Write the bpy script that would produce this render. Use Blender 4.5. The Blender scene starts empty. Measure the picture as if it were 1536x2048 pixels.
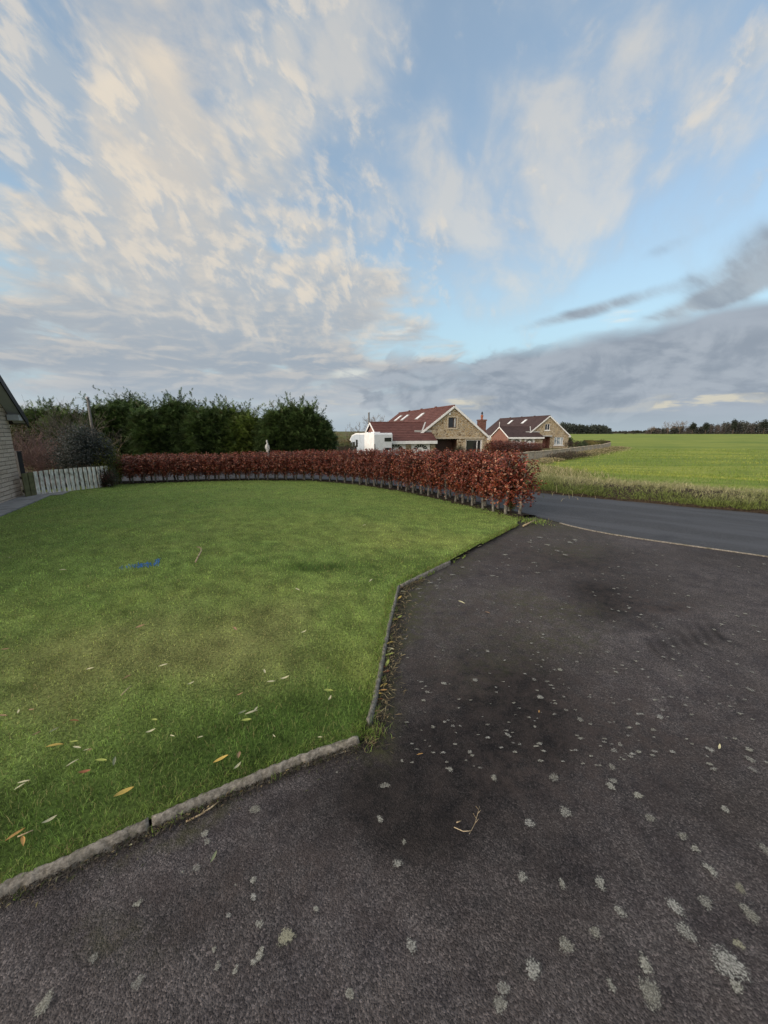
import bpy, bmesh, math, random
import numpy as np
from mathutils import Vector, Matrix, geometry as mgeo, noise as mnoise

R = math.radians
S = bpy.context.scene
COL = S.collection

# ------------------------------------------------------------------ camera
EYE = 1.7
PITCH = R(11.88)
FPX = 770.0
cam_d = bpy.data.cameras.new('camera')
cam = bpy.data.objects.new('camera', cam_d)
COL.objects.link(cam)
cam.location = (0, 0, EYE)
cam.rotation_euler = (R(90) - PITCH, 0, 0)
cam_d.sensor_fit = 'VERTICAL'
cam_d.sensor_height = 36
cam_d.lens = 36 * FPX / 2048
cam_d.clip_start = 0.05
cam_d.clip_end = 6000
S.camera = cam
S.view_settings.view_transform = 'Standard'
S.view_settings.look = 'None'
S.view_settings.gamma = 1
S.view_settings.exposure = 0.0

CP, SP = math.cos(PITCH), math.sin(PITCH)


def ray(x, y):
    v = (1024 - y) / FPX
    return (x - 768) / FPX, CP + SP * v, -SP + CP * v


def azel(x, y):
    a, b, c = ray(x, y)
    return math.degrees(math.atan2(a, b)), math.degrees(math.atan2(c, math.hypot(a, b)))


def on_ground(x, y, z=0.0):
    """The point of the level z that is seen in direction (x, y) of the photograph."""
    a, b, c = ray(x, y)
    t = (z - EYE) / c
    return a * t, b * t


# ------------------------------------------------------------------ node helper
class NB:
    def __init__(self, nt):
        self.nt = nt
        self.n = nt.nodes
        self.l = nt.links

    def node(self, t, **kw):
        n = self.n.new(t)
        for k, v in kw.items():
            setattr(n, k, v)
        return n

    def put(self, sock, v):
        if isinstance(v, bpy.types.NodeSocket):
            self.l.new(v, sock)
        elif v is not None:
            if sock.type == 'RGBA' and isinstance(v, (tuple, list)) and len(v) == 3:
                v = (*v, 1)
            sock.default_value = v

    def m(self, op, a, b=None, c=None, clamp=False):
        n = self.node('ShaderNodeMath', operation=op, use_clamp=clamp)
        for i, v in enumerate((a, b, c)):
            if v is not None:
                self.put(n.inputs[i], v)
        return n.outputs[0]

    def add(self, a, b): return self.m('ADD', a, b)
    def sub(self, a, b): return self.m('SUBTRACT', a, b)
    def mul(self, a, b): return self.m('MULTIPLY', a, b)
    def div(self, a, b): return self.m('DIVIDE', a, b)

    def xyz(self, x=0.0, y=0.0, z=0.0):
        n = self.node('ShaderNodeCombineXYZ')
        for i, v in enumerate((x, y, z)):
            self.put(n.inputs[i], v)
        return n.outputs[0]

    def sep(self, v):
        n = self.node('ShaderNodeSeparateXYZ')
        self.put(n.inputs[0], v)
        return n.outputs

    def ss(self, x, lo, hi, a=0.0, b=1.0):
        n = self.node('ShaderNodeMapRange', interpolation_type='SMOOTHSTEP')
        self.put(n.inputs['Value'], x)
        for k, v in (('From Min', lo), ('From Max', hi), ('To Min', a), ('To Max', b)):
            self.put(n.inputs[k], v)
        return n.outputs[0]

    def noise(self, vec, scale=1.0, detail=4.0, rough=0.5, dist=0.0, lac=2.0, out=0):
        n = self.node('ShaderNodeTexNoise', noise_dimensions='3D')
        if vec is not None:
            self.put(n.inputs['Vector'], vec)
        for k, v in (('Scale', scale), ('Detail', detail), ('Roughness', rough), ('Distortion', dist), ('Lacunarity', lac)):
            self.put(n.inputs[k], v)
        return n.outputs[out]

    def vor(self, vec, scale=1.0, feature='F1', rand=1.0, out='Distance'):
        n = self.node('ShaderNodeTexVoronoi', feature=feature)
        if vec is not None:
            self.put(n.inputs['Vector'], vec)
        self.put(n.inputs['Scale'], scale)
        self.put(n.inputs['Randomness'], rand)
        return n.outputs[out]

    def mix(self, f, a, b, mode='MIX'):
        n = self.node('ShaderNodeMix', data_type='RGBA', blend_type=mode)
        self.put(n.inputs[0], f)
        self.put(n.inputs[6], a)
        self.put(n.inputs[7], b)
        return n.outputs[2]

    def ramp(self, f, stops, interp='LINEAR'):
        n = self.node('ShaderNodeValToRGB')
        cr = n.color_ramp
        cr.interpolation = interp
        while len(cr.elements) < len(stops):
            cr.elements.new(0.5)
        for e, (p, c) in zip(cr.elements, stops):
            e.position = p
            e.color = (*c, 1) if len(c) == 3 else c
        self.put(n.inputs[0], f)
        return n.outputs[0]

    def bump(self, h, strength=0.5, dist=0.01, normal=None):
        n = self.node('ShaderNodeBump')
        self.put(n.inputs['Height'], h)
        self.put(n.inputs['Strength'], strength)
        self.put(n.inputs['Distance'], dist)
        if normal is not None:
            self.put(n.inputs['Normal'], normal)
        return n.outputs[0]

    def coord(self, which='Object'):
        return self.node('ShaderNodeTexCoord').outputs[which]

    def attr(self, name, out='Color'):
        return self.node('ShaderNodeAttribute', attribute_name=name).outputs[out]

    def scale(self, v, s):
        n = self.node('ShaderNodeVectorMath', operation='MULTIPLY')
        self.put(n.inputs[0], v)
        self.put(n.inputs[1], s)
        return n.outputs[0]

    def vadd(self, a, b):
        n = self.node('ShaderNodeVectorMath', operation='ADD')
        self.put(n.inputs[0], a)
        self.put(n.inputs[1], b)
        return n.outputs[0]


# ------------------------------------------------------------------ sky and sun
SUN_AZ, SUN_EL = -125.0, 16.0            # degrees; azimuth from +Y towards +X
world = bpy.data.worlds.new('World')
S.world = world
world.use_nodes = True
world.node_tree.nodes.clear()
w = NB(world.node_tree)
d = w.node('ShaderNodeTexCoord').outputs['Generated']
dx, dy, dz = w.sep(d)
el = w.mul(w.m('ARCSINE', dz), 180 / math.pi)
az = w.mul(w.m('ARCTAN2', dx, dy), 180 / math.pi)

sky = w.node('ShaderNodeTexSky', sky_type='NISHITA', sun_disc=False)
sky.sun_elevation = R(SUN_EL)
sky.sun_rotation = R(SUN_AZ)
sky.air_density = 1.0
sky.dust_density = 1.2
sky.ozone_density = 2.5

up = w.m('MAXIMUM', dz, 0.0)
inv = w.div(1.0, w.add(up, 0.20))
px_, py_ = w.mul(dx, inv), w.mul(dy, inv)


def blobs(lst):
    """Sum of soft elliptic patches of sky: (x, y, sx, sy, tilt, amount), sizes in units of 0.073 degrees."""
    tot = None
    for x, y, sx, sy, t, amp in lst:
        a0, e0 = azel(x, y)
        k = 0.0727
        ddx = w.sub(az, a0)
        ddy = w.sub(el, e0)
        ct, st = math.cos(R(t)), math.sin(R(t))
        u = w.mul(w.add(w.mul(ddx, ct), w.mul(ddy, st)), 1 / (sx * k))
        v = w.mul(w.sub(w.mul(ddy, ct), w.mul(ddx, st)), 1 / (sy * k))
        r2 = w.add(w.mul(u, u), w.mul(v, v))
        g = w.mul(w.m('EXPONENT', w.mul(r2, -0.7)), amp)
        tot = g if tot is None else w.add(tot, g)
    return tot


# clear sky: the physical sky, a little paler towards the horizon
clear = w.mix(1.0, sky.outputs[0], (0.282, 0.262, 0.226), "MULTIPLY")
hzn = w.ss(el, 26.0, 4.0)
clear = w.mix(0.30, clear, (0.50, 0.60, 0.70))
clear = w.mix(w.mul(hzn, 0.75), clear, (0.46, 0.68, 0.78))

# high thin veil
cosel = w.m('COSINE', w.mul(el, math.pi / 180))
sx_ = w.mul(az, cosel)
vw = w.sep(w.noise(w.xyz(w.mul(sx_, 0.05), w.mul(el, 0.06), 15.0), 1.0, 2, 0.5, out=1))
veil_n = w.noise(w.xyz(w.add(w.mul(sx_, 0.085), w.mul(vw[0], 0.4)), w.add(w.add(w.mul(el, 0.080), w.mul(sx_, 0.022)), w.mul(vw[1], 0.4)), 3.7), 1.35, 7, 0.55, 0.2)
veil_c = blobs([(1120, 280, 150, 90, 12, 0.18), (1300, 110, 200, 110, 10, 0.11), (1110, 410, 90, 60, 0, 0.14), (1000, 150, 120, 120, 0, 0.03), (870, 260, 90, 80, 0, 0.06),
                (745, 160, 46, 90, -10, 0.26), (670, 110, 50, 80, -10, 0.16), (500, 90, 46, 150, -18, 0.26), (590, 190, 50, 110, -20, 0.24), (575, 40, 18, 50, -18, 0.26), (890, 430, 140, 70, 0, 0.20), (1420, 210, 110, 50, 15, 0.22), (1490, 390, 50, 20, 15, 0.2), (1000, 500, 200, 60, 0, 0.12), (1200, 560, 260, 40, 5, 0.06), (650, 300, 70, 90, 0, -0.06), (820, 60, 60, 60, 0, -0.08)])
veil_n = w.add(w.mul(w.sub(veil_n, 0.5), 1.25), 0.5)
veil_a = w.ss(w.add(veil_n, veil_c), 0.46, 0.98)
veil_col = w.mix(w.ss(w.add(veil_n, w.mul(veil_c, 0.6)), 0.56, 0.84), (0.46, 0.53, 0.61), (0.74, 0.69, 0.61))
c1 = w.mix(w.mul(veil_a, 0.62), clear, veil_col)

# broken altocumulus: fills the left, opens to blue on the right
warp = w.noise(w.xyz(px_, w.mul(py_, 0.6), 9.1), 1.2, 3, 0.5, out=1)
wx, wy, wz = w.sep(warp)
qx = w.add(w.mul(px_, 1.35), w.mul(w.sub(wx, 0.5), 0.50))
qy = w.add(w.mul(py_, 0.95), w.mul(w.sub(wy, 0.5), 0.45))


low_mix = w.ss(el, 21.0, 9.0)


def alto(ox, oy, ex=0.0, ey=0.0):
    """Two scales of broken cloud; towards the horizon they flatten into bands."""
    big = w.noise(w.xyz(w.add(qx, ox), w.add(qy, oy), 1.3), 1.3, 3, 0.5)
    fine = w.noise(w.xyz(w.add(qx, ox), w.mul(w.add(qy, oy), 1.15), 5.1), 5.2, 6, 0.54, 0.1)
    bx = w.add(w.add(w.mul(az, 0.045), w.mul(w.sub(wx, 0.5), 0.6)), ex)
    by = w.add(w.add(w.mul(el, 0.16), w.mul(w.sub(wy, 0.5), 0.5)), ey)
    bandn = w.noise(w.xyz(bx, by, 8.4), 1.9, 7, 0.55, 0.25)
    hi = w.add(w.mul(w.sub(big, 0.5), 1.2), w.mul(w.sub(fine, 0.5), 0.85))
    lo = w.mul(w.sub(bandn, 0.5), 1.5)
    return w.add(w.add(w.mul(hi, w.sub(1.0, low_mix)), w.mul(lo, low_mix)), 0.5)


cov = blobs([
    (300, 60, 120, 230, -8, 0.27), (230, 400, 190, 100, -15, 0.15), (560, 520, 260, 110, -12, 0.17), (250, 640, 420, 90, 0, 0.16),
    (760, 610, 190, 60, 8, 0.20), (640, 430, 90, 100, 30, 0.22), (860, 470, 70, 60, 0, 0.16), (500, 300, 120, 60, 0, 0.06), (640, 740, 500, 50, 0, 0.16), (100, 740, 300, 60, 0, 0.16),
    (50, 90, 60, 80, 0, -0.30), (30, 290, 60, 60, 0, -0.22), (130, 210, 40, 60, -30, -0.14), (730, 330, 110, 110, 35, -0.34), (640, 90, 130, 150, 0, -0.30),
    (1150, 560, 200, 80, 4, -0.42), (1350, 350, 300, 140, 10, -0.40), (960, 190, 170, 180, 0, -0.36), (1250, 480, 260, 110, 0, -0.40), (1200, 100, 300, 130, 0, -0.30), (450, 180, 45, 130, -10, -0.16)])
D = w.add(alto(0.0, 0.0), cov)
D2 = w.add(alto(-0.05, -0.03, -0.03, 0.07), cov)
a_alto = w.ss(D, 0.38, 0.78)
lit = w.ss(w.sub(D, D2), -0.05, 0.16)
thick = w.ss(D, 0.60, 0.85)
warmth = w.ss(el, 3.0, 20.0)
cream = w.mix(warmth, (0.64, 0.61, 0.57), (0.78, 0.70, 0.59))
grey = w.mix(warmth, (0.33, 0.39, 0.46), (0.42, 0.475, 0.53))
body = w.mix(w.mul(thick, w.ss(el, 38.0, 20.0)), w.mix(0.25, grey, cream), grey)
col_alto = w.mix(w.mul(lit, w.ss(D, 0.92, 0.55, 0.5, 0.95)), body, cream)
creamy = blobs([(320, 70, 90, 200, -12, 0.6), (230, 360, 140, 70, -20, 0.25), (640, 400, 70, 60, 30, 0.3), (850, 590, 110, 22, 8, 0.4)])
col_alto = w.mix(w.m('MINIMUM', w.mul(creamy, 0.8), 0.85), col_alto, (0.80, 0.69, 0.56))
c2 = w.mix(a_alto, c1, col_alto)

# dapples: small soft puffs in ranks, cream on the sun's side
du_ = w.add(w.mul(sx_, 0.16), w.mul(vw[0], 0.65))
dv_ = w.add(w.add(w.mul(el, 0.175), w.mul(sx_, 0.06)), w.mul(vw[1], 0.65))


def dapple(ox, oy):
    return w.noise(w.xyz(w.add(du_, ox), w.add(dv_, oy), 2.9), 1.75, 7, 0.57, 0.25)


dn, dn2 = dapple(0, 0), dapple(-0.16, 0.13)
dmask = blobs([(120, 280, 110, 80, -25, 0.28), (300, 400, 190, 90, -20, 0.26), (620, 430, 110, 90, 30, 0.24), (850, 480, 110, 80, 10, 0.14), (430, 560, 330, 80, 0, 0.08), (560, 110, 50, 130, -20, 0.16), (745, 170, 36, 80, -10, 0.22), (20, 120, 50, 70, -30, 0.18),
               (1110, 280, 70, 40, 10, 0.14), (1420, 200, 110, 40, 15, 0.14), (1480, 385, 50, 18, 15, 0.2), (660, 600, 300, 60, 0, 0.08), (900, 220, 70, 60, 0, 0.05)])
dpatch = w.noise(w.xyz(w.mul(az, 0.05), w.mul(el, 0.07), 11.0), 1.0, 3, 0.5)
dmask = w.add(dmask, w.mul(w.sub(dpatch, 0.52), 0.9))
d_a = w.ss(w.add(w.mul(w.sub(dn, 0.5), 1.15), dmask), 0.06, 0.48)
d_col = w.mix(w.ss(w.sub(dn, dn2), -0.07, 0.12), (0.45, 0.51, 0.57), (0.80, 0.72, 0.61))
c2 = w.mix(w.mul(d_a, w.ss(el, 7.0, 13.0, 0.0, 0.66)), c2, d_col)

# grey streaks coming in from the right
st_n = w.noise(w.xyz(w.mul(qx, 0.9), w.mul(w.sub(qy, w.mul(qx, 0.28)), 2.6), 7.7), 1.8, 6, 0.55)
st_c = blobs([(1570, 470, 80, 36, 22, 0.8), (1530, 555, 90, 22, 15, 0.5), (1180, 622, 110, 11, 9, 0.8), (1390, 612, 120, 11, 12, 0.6), (1340, 490, 60, 12, 15, 0.4)])
st_a = w.ss(w.mul(st_c, w.add(w.mul(w.sub(st_n, 0.5), 1.8), 0.85)), 0.22, 0.85)
c3 = w.mix(w.mul(st_a, 0.9), c2, w.mix(w.ss(st_n, 0.4, 0.7), (0.40, 0.45, 0.50), (0.27, 0.31, 0.37)))

# low bank over the horizon: soft heaped tops, breaks of pale yellow under it
ea = w.xyz(w.mul(az, 0.055), w.mul(el, 0.13), 2.2)
bk_n = w.noise(ea, 1.5, 6, 0.55, 0.3)
bk_edge = w.add(w.ss(az, 5.0, 46.0, 9.6, 12.9), w.mul(w.sub(bk_n, 0.5), 3.4))
gap_n0 = w.noise(w.xyz(w.mul(az, 0.05), w.mul(el, 0.5), 14.0), 1.2, 5, 0.55)
bk_a = w.mul(w.ss(w.sub(bk_edge, el), -0.5, 1.4), w.ss(az, -10.0, 18.0))
left_h = w.mul(w.ss(el, 9.0, 1.5), 0.85)
c4 = w.mix(left_h, c3, w.mix(w.ss(bk_n, 0.35, 0.65), (0.40, 0.47, 0.54), (0.52, 0.56, 0.60)))
bk_col = w.mix(w.ss(w.add(w.mul(bk_n, 0.6), w.mul(gap_n0, 0.4)), 0.34, 0.66), (0.285, 0.335, 0.405), (0.39, 0.445, 0.515))
c4 = w.mix(bk_a, c4, bk_col)
hp = w.noise(w.xyz(w.mul(az, 0.10), w.mul(el, 0.17), 6.4), 1.4, 7, 0.55, 0.4)
hp2 = w.noise(w.xyz(w.add(w.mul(az, 0.10), 0.06), w.sub(w.mul(el, 0.17), 0.12), 6.4), 1.4, 7, 0.55, 0.4)
hc = blobs([(1190, 750, 160, 55, 12, 0.36), (1430, 715, 170, 55, 5, 0.34), (1330, 665, 150, 36, 10, 0.16), (860, 770, 60, 36, 0, 0.26), (720, 775, 60, 30, 0, 0.18), (1040, 770, 60, 36, 0, 0.2)])
hv = w.add(hp, hc)
hp_a = w.ss(hv, 0.60, 0.69)
hp_col = w.mix(w.ss(w.sub(hp2, hp), -0.10, 0.12), (0.405, 0.455, 0.515), (0.262, 0.312, 0.378))
gap_n = w.noise(w.xyz(w.mul(az, 0.10), w.mul(el, 0.55), 4.4), 1.7, 5, 0.55)
gap_c = blobs([(950, 803, 60, 12, 0, 1.0), (1290, 805, 60, 12, 6, 1.0), (1470, 797, 90, 12, 4, 0.9), (700, 748, 40, 9, 5, 0.8), (690, 820, 60, 26, 0, 0.6), (1250, 632, 26, 9, 0, 0.9), (880, 655, 110, 10, 6, 0.8)])
gap_a = w.mul(w.ss(w.mul(gap_c, w.ss(gap_n, 0.38, 0.66)), 0.10, 0.8), 0.9)
c5 = w.mix(w.mul(gap_a, 0.95), c4, w.mix(w.ss(el, 3.0, 12.0), (0.68, 0.64, 0.52), (0.72, 0.80, 0.82)))
c5 = w.mix(w.mul(hp_a, w.mul(w.ss(el, 12.0, 9.0), 0.75)), c5, hp_col)
c5 = w.mix(w.ss(el, 3.2, 0.2, 0.0, 0.8), c5, (0.42, 0.50, 0.56))

# the sunset side, unseen behind the photographer, is brightened to light the ground
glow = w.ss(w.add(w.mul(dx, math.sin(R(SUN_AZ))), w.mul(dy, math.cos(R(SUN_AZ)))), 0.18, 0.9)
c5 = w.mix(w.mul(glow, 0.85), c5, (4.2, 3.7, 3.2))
c5 = w.mix(w.ss(el, 46.0, 72.0, 0.0, 0.85), c5, (1.35, 1.33, 1.32))     # unseen sky overhead brightened, added as soft fill light
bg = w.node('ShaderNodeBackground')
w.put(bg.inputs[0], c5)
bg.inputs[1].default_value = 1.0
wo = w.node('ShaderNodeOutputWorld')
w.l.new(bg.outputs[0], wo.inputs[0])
world.cycles.sampling_method = 'MANUAL'
world.cycles.sample_map_resolution = 512

sun_d = bpy.data.lights.new('sun', 'SUN')
sun = bpy.data.objects.new('sun', sun_d)
COL.objects.link(sun)
sun_d.energy = 1.2
sun_d.angle = R(14)
sun_d.color = (1.0, 0.86, 0.70)
sdir = Vector((math.sin(R(SUN_AZ)) * math.cos(R(SUN_EL)), math.cos(R(SUN_AZ)) * math.cos(R(SUN_EL)), math.sin(R(SUN_EL))))
sun.rotation_euler = sdir.to_track_quat('Z', 'Y').to_euler()
sun.location = (-30, -20, 30)

# ------------------------------------------------------------------ object helpers
def tag(o, label=None, cat=None, group=None, kind=None):
    for k, v in (('label', label), ('category', cat), ('group', group), ('kind', kind)):
        if v:
            o[k] = v
    return o


def empty(name, loc, rz=0.0):
    o = bpy.data.objects.new(name, None)
    o.empty_display_size = 0.2
    o.location = loc
    o.rotation_euler = (0, 0, rz)
    COL.objects.link(o)
    return o


def link(name, me, parent=None):
    o = bpy.data.objects.new(name, me)
    COL.objects.link(o)
    if parent is not None:
        o.parent = parent
    return o


def np_mesh(name, V, F, mat, col=None, mi=None, smooth=False):
    """A mesh from a vertex array and one array of equal-sized faces; col = colour per vertex."""
    V = np.asarray(V, np.float32)
    F = np.asarray(F, np.int32)
    me = bpy.data.meshes.new(name)
    me.vertices.add(len(V))
    me.vertices.foreach_set('co', V.ravel())
    k = F.shape[1]
    me.loops.add(F.size)
    me.loops.foreach_set('vertex_index', F.ravel())
    me.polygons.add(len(F))
    me.polygons.foreach_set('loop_start', np.arange(0, F.size, k, dtype=np.int32))
    if mi is not None:
        me.polygons.foreach_set('material_index', np.asarray(mi, np.int32))
    if smooth:
        me.polygons.foreach_set('use_smooth', np.ones(len(F), bool))
    for m_ in (mat if isinstance(mat, (list, tuple)) else [mat]):
        me.materials.append(m_)
    if col is not None:
        a = me.color_attributes.new('Col', 'FLOAT_COLOR', 'POINT')
        c4_ = np.ones((len(V), 4), np.float32)
        c4_[:, :3] = col
        a.data.foreach_set('color', c4_.ravel())
    me.update(calc_edges=True)
    me.validate()
    return me


class MB:
    """Collects boxes, bars, tubes and slabs; build() links them as one mesh object."""

    def __init__(self):
        self.v, self.f, self.m = [], [], []

    def poly(self, pts, mi=0):
        b = len(self.v)
        self.v += [tuple(p) for p in pts]
        self.f.append(tuple(range(b, b + len(pts))))
        self.m.append(mi)

    def box(self, x0, x1, y0, y1, z0, z1, mi=0):
        b = len(self.v)
        self.v += [(x, y, z) for z in (z0, z1) for y in (y0, y1) for x in (x0, x1)]
        for q in ((0, 2, 3, 1), (4, 5, 7, 6), (0, 1, 5, 4), (2, 6, 7, 3), (0, 4, 6, 2), (1, 3, 7, 5)):
            self.f.append(tuple(b + i for i in q))
            self.m.append(mi)

    def bar(self, p, q, wd, ht, mi=0, up=(0, 0, 1)):
        p, q = Vector(p), Vector(q)
        t = (q - p).normalized()
        s = t.cross(Vector(up))
        if s.length < 1e-4:
            s = t.cross(Vector((1, 0, 0)))
        s = s.normalized()
        n = s.cross(t).normalized()
        b = len(self.v)
        for c in (p, q):
            for i, j in ((-1, -1), (1, -1), (1, 1), (-1, 1)):
                self.v.append(tuple(c + s * (wd / 2 * i) + n * (ht / 2 * j)))
        for k in ((0, 3, 2, 1), (4, 5, 6, 7), (0, 1, 5, 4), (1, 2, 6, 5), (2, 3, 7, 6), (3, 0, 4, 7)):
            self.f.append(tuple(b + i for i in k))
            self.m.append(mi)

    def tube(self, pts, rad, n=6, mi=0, cap=True):
        pts = [Vector(p) for p in pts]
        if not isinstance(rad, (list, tuple)):
            rad = [rad] * len(pts)
        b = len(self.v)
        for i, p in enumerate(pts):
            t = (pts[min(i + 1, len(pts) - 1)] - pts[max(i - 1, 0)])
            t = t.normalized() if t.length > 1e-6 else Vector((0, 0, 1))
            a = t.cross(Vector((0.31, 0.9, 0.27))).normalized()
            c = t.cross(a)
            for k in range(n):
                th = 2 * math.pi * k / n
                self.v.append(tuple(p + (a * math.cos(th) + c * math.sin(th)) * rad[i]))
        for i in range(len(pts) - 1):
            for k in range(n):
                k2 = (k + 1) % n
                self.f.append((b + i * n + k, b + i * n + k2, b + (i + 1) * n + k2, b + (i + 1) * n + k))
                self.m.append(mi)
        if cap:
            self.f.append(tuple(b + k for k in reversed(range(n))))
            self.f.append(tuple(b + (len(pts) - 1) * n + k for k in range(n)))
            self.m += [mi, mi]

    def extrude(self, prof, y0, y1, mi=0):
        """A closed outline (x, z) pulled from y0 to y1."""
        n = len(prof)
        b = len(self.v)
        self.v += [(x, y0, z) for x, z in prof] + [(x, y1, z) for x, z in prof]
        self.f.append(tuple(b + i for i in range(n)))
        self.f.append(tuple(b + n + i for i in reversed(range(n))))
        for i in range(n):
            j = (i + 1) % n
            self.f.append((b + j, b + i, b + n + i, b + n + j))
        self.m += [mi] * (n + 2)

    def mesh(self, name, mats, smooth=False, bevel=0.0):
        me = bpy.data.meshes.new(name)
        me.from_pydata(self.v, [], self.f)
        for m_ in (mats if isinstance(mats, (list, tuple)) else [mats]):
            me.materials.append(m_)
        me.polygons.foreach_set('material_index', self.m)
        bm_ = bmesh.new()
        bm_.from_mesh(me)
        if bevel:
            bmesh.ops.remove_doubles(bm_, verts=bm_.verts, dist=1e-5)
            bmesh.ops.bevel(bm_, geom=list(bm_.edges), offset=bevel, segments=2, affect='EDGES', clamp_overlap=True)
        bmesh.ops.recalc_face_normals(bm_, faces=bm_.faces)
        bm_.to_mesh(me)
        bm_.free()
        if smooth:
            me.polygons.foreach_set('use_smooth', [True] * len(me.polygons))
        me.update()
        return me

    def build(self, name, mats, parent=None, smooth=False, bevel=0.0):
        return link(name, self.mesh(name, mats, smooth, bevel), parent)


# ------------------------------------------------------------------ materials
def material(name, fn, bump_only=False):
    m_ = bpy.data.materials.new(name)
    m_.use_nodes = True
    nt = m_.node_tree
    nt.nodes.clear()
    b = NB(nt)
    out = b.node('ShaderNodeOutputMaterial')
    sh = fn(b)
    b.l.new(sh, out.inputs[0])
    return m_


def principled(b, col, rough=0.7, normal=None, spec=0.3, metal=0.0, coat=0.0):
    p = b.node('ShaderNodeBsdfPrincipled')
    b.put(p.inputs['Base Color'], col)
    b.put(p.inputs['Roughness'], rough)
    b.put(p.inputs['Specular IOR Level'], spec)
    b.put(p.inputs['Metallic'], metal)
    b.put(p.inputs['Coat Weight'], coat)
    if normal is not None:
        b.put(p.inputs['Normal'], normal)
    return p.outputs[0]


def plain(name, col, rough=0.6, var=0.15, scale=6.0, spec=0.3, metal=0.0, bump=0.0, coat=0.0):
    """A painted or moulded surface with slight soiling."""
    def fn(b):
        c = b.coord()
        n = b.noise(c, scale, 6, 0.6)
        k = b.ss(n, 0.3, 0.7, 1 - var, 1 + var * 0.5)
        colr = b.mix(1.0, col, b.xyz(k, k, k), 'MULTIPLY')
        nm = b.bump(b.noise(c, scale * 8, 4, 0.6), bump, 0.01) if bump else None
        return principled(b, colr, b.ss(n, 0.3, 0.7, rough * 0.85, min(1, rough * 1.15)), nm, spec, metal, coat)
    return material(name, fn)


def leafy(name, rough=0.55, trans=0.25, spec=0.3, hue=None):
    """Leaves and blades: their own colour per vertex, a little light through them."""
    def fn(b):
        c = b.attr('Col')
        p = principled(b, c, rough, None, spec)
        t = b.node('ShaderNodeBsdfTranslucent')
        b.put(t.inputs[0], b.mix(1.0, c, (1.2, 1.25, 0.8), 'MULTIPLY'))
        mx = b.node('ShaderNodeMixShader')
        mx.inputs[0].default_value = trans
        b.l.new(p, mx.inputs[1])
        b.l.new(t.outputs[0], mx.inputs[2])
        return mx.outputs[0]
    return material(name, fn)


def f_rubble(b, tint=(1, 1, 1)):
    c = b.coord()
    v = b.scale(c, (3.0, 3.0, 5.0))
    v = b.vadd(v, b.scale(b.noise(c, 1.7, 2, 0.5, out=1), (0.5, 0.5, 0.5)))
    cell = b.vor(v, 1.0, out='Color')
    cx, cy, cz = b.sep(cell)
    edge = b.vor(v, 1.0, 'DISTANCE_TO_EDGE')
    col = b.ramp(cx, [(0.0, (0.13, 0.09, 0.05)), (0.25, (0.30, 0.21, 0.11)), (0.5, (0.38, 0.29, 0.17)), (0.72, (0.25, 0.20, 0.14)), (0.88, (0.46, 0.38, 0.26)), (1.0, (0.10, 0.07, 0.05))])
    n = b.noise(c, 9, 5, 0.65)
    col = b.mix(b.ss(n, 0.4, 0.75, 0, 0.5), col, (0.19, 0.15, 0.10))
    col = b.mix(b.ss(edge, 0.09, 0.03), col, (0.40, 0.35, 0.27))
    col = b.mix(1.0, col, tint, 'MULTIPLY')
    nm = b.bump(b.add(b.ss(edge, 0.0, 0.14), b.mul(n, 0.5)), 0.8, 0.03)
    return principled(b, col, 0.9, nm, 0.15)


def f_brick(b):
    x, y, z = b.sep(b.coord())
    n = b.node('ShaderNodeTexBrick')
    b.put(n.inputs['Vector'], b.xyz(b.add(x, y), z, 0.0))
    b.put(n.inputs['Color1'], (0.19, 0.070, 0.050))
    b.put(n.inputs['Color2'], (0.13, 0.048, 0.038))
    b.put(n.inputs['Mortar'], (0.30, 0.24, 0.19))
    for k, v in (('Scale', 1.0), ('Mortar Size', 0.006), ('Brick Width', 0.225), ('Row Height', 0.075)):
        b.put(n.inputs[k], v)
    return principled(b, n.outputs[0], 0.85, b.bump(n.outputs[1], -0.3, 0.01), 0.2)


def f_block(b):
    """Split-faced pale stone blocks laid in courses."""
    x, y, z = b.sep(b.coord())
    v = b.xyz(x, b.add(z, b.mul(b.sub(b.noise(b.coord(), 2.0, 2), 0.5), 0.03)), 0.0)
    n = b.node('ShaderNodeTexBrick')
    b.put(n.inputs['Vector'], v)
    b.put(n.inputs['Color1'], (0.52, 0.42, 0.335))
    b.put(n.inputs['Color2'], (0.42, 0.33, 0.26))
    b.put(n.inputs['Mortar'], (0.17, 0.14, 0.11))
    n.offset = 0.37
    for k, vv in (('Scale', 1.0), ('Mortar Size', 0.010), ('Mortar Smooth', 0.5), ('Brick Width', 0.62), ('Row Height', 0.098)):
        b.put(n.inputs[k], vv)
    f = b.noise(b.coord(), 16, 7, 0.7)
    g_ = b.noise(b.coord(), 5, 4, 0.6)
    col = b.mix(b.ss(f, 0.35, 0.7, 0.0, 0.55), n.outputs[0], (0.56, 0.48, 0.39))
    col = b.mix(b.ss(g_, 0.5, 0.75, 0.0, 0.4), col, (0.22, 0.18, 0.14))
    h = b.add(b.mul(n.outputs[1], -1.0), b.add(b.mul(f, 0.9), b.mul(g_, 0.6)))
    return principled(b, col, 0.92, b.bump(h, 1.0, 0.03), 0.12)


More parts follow.
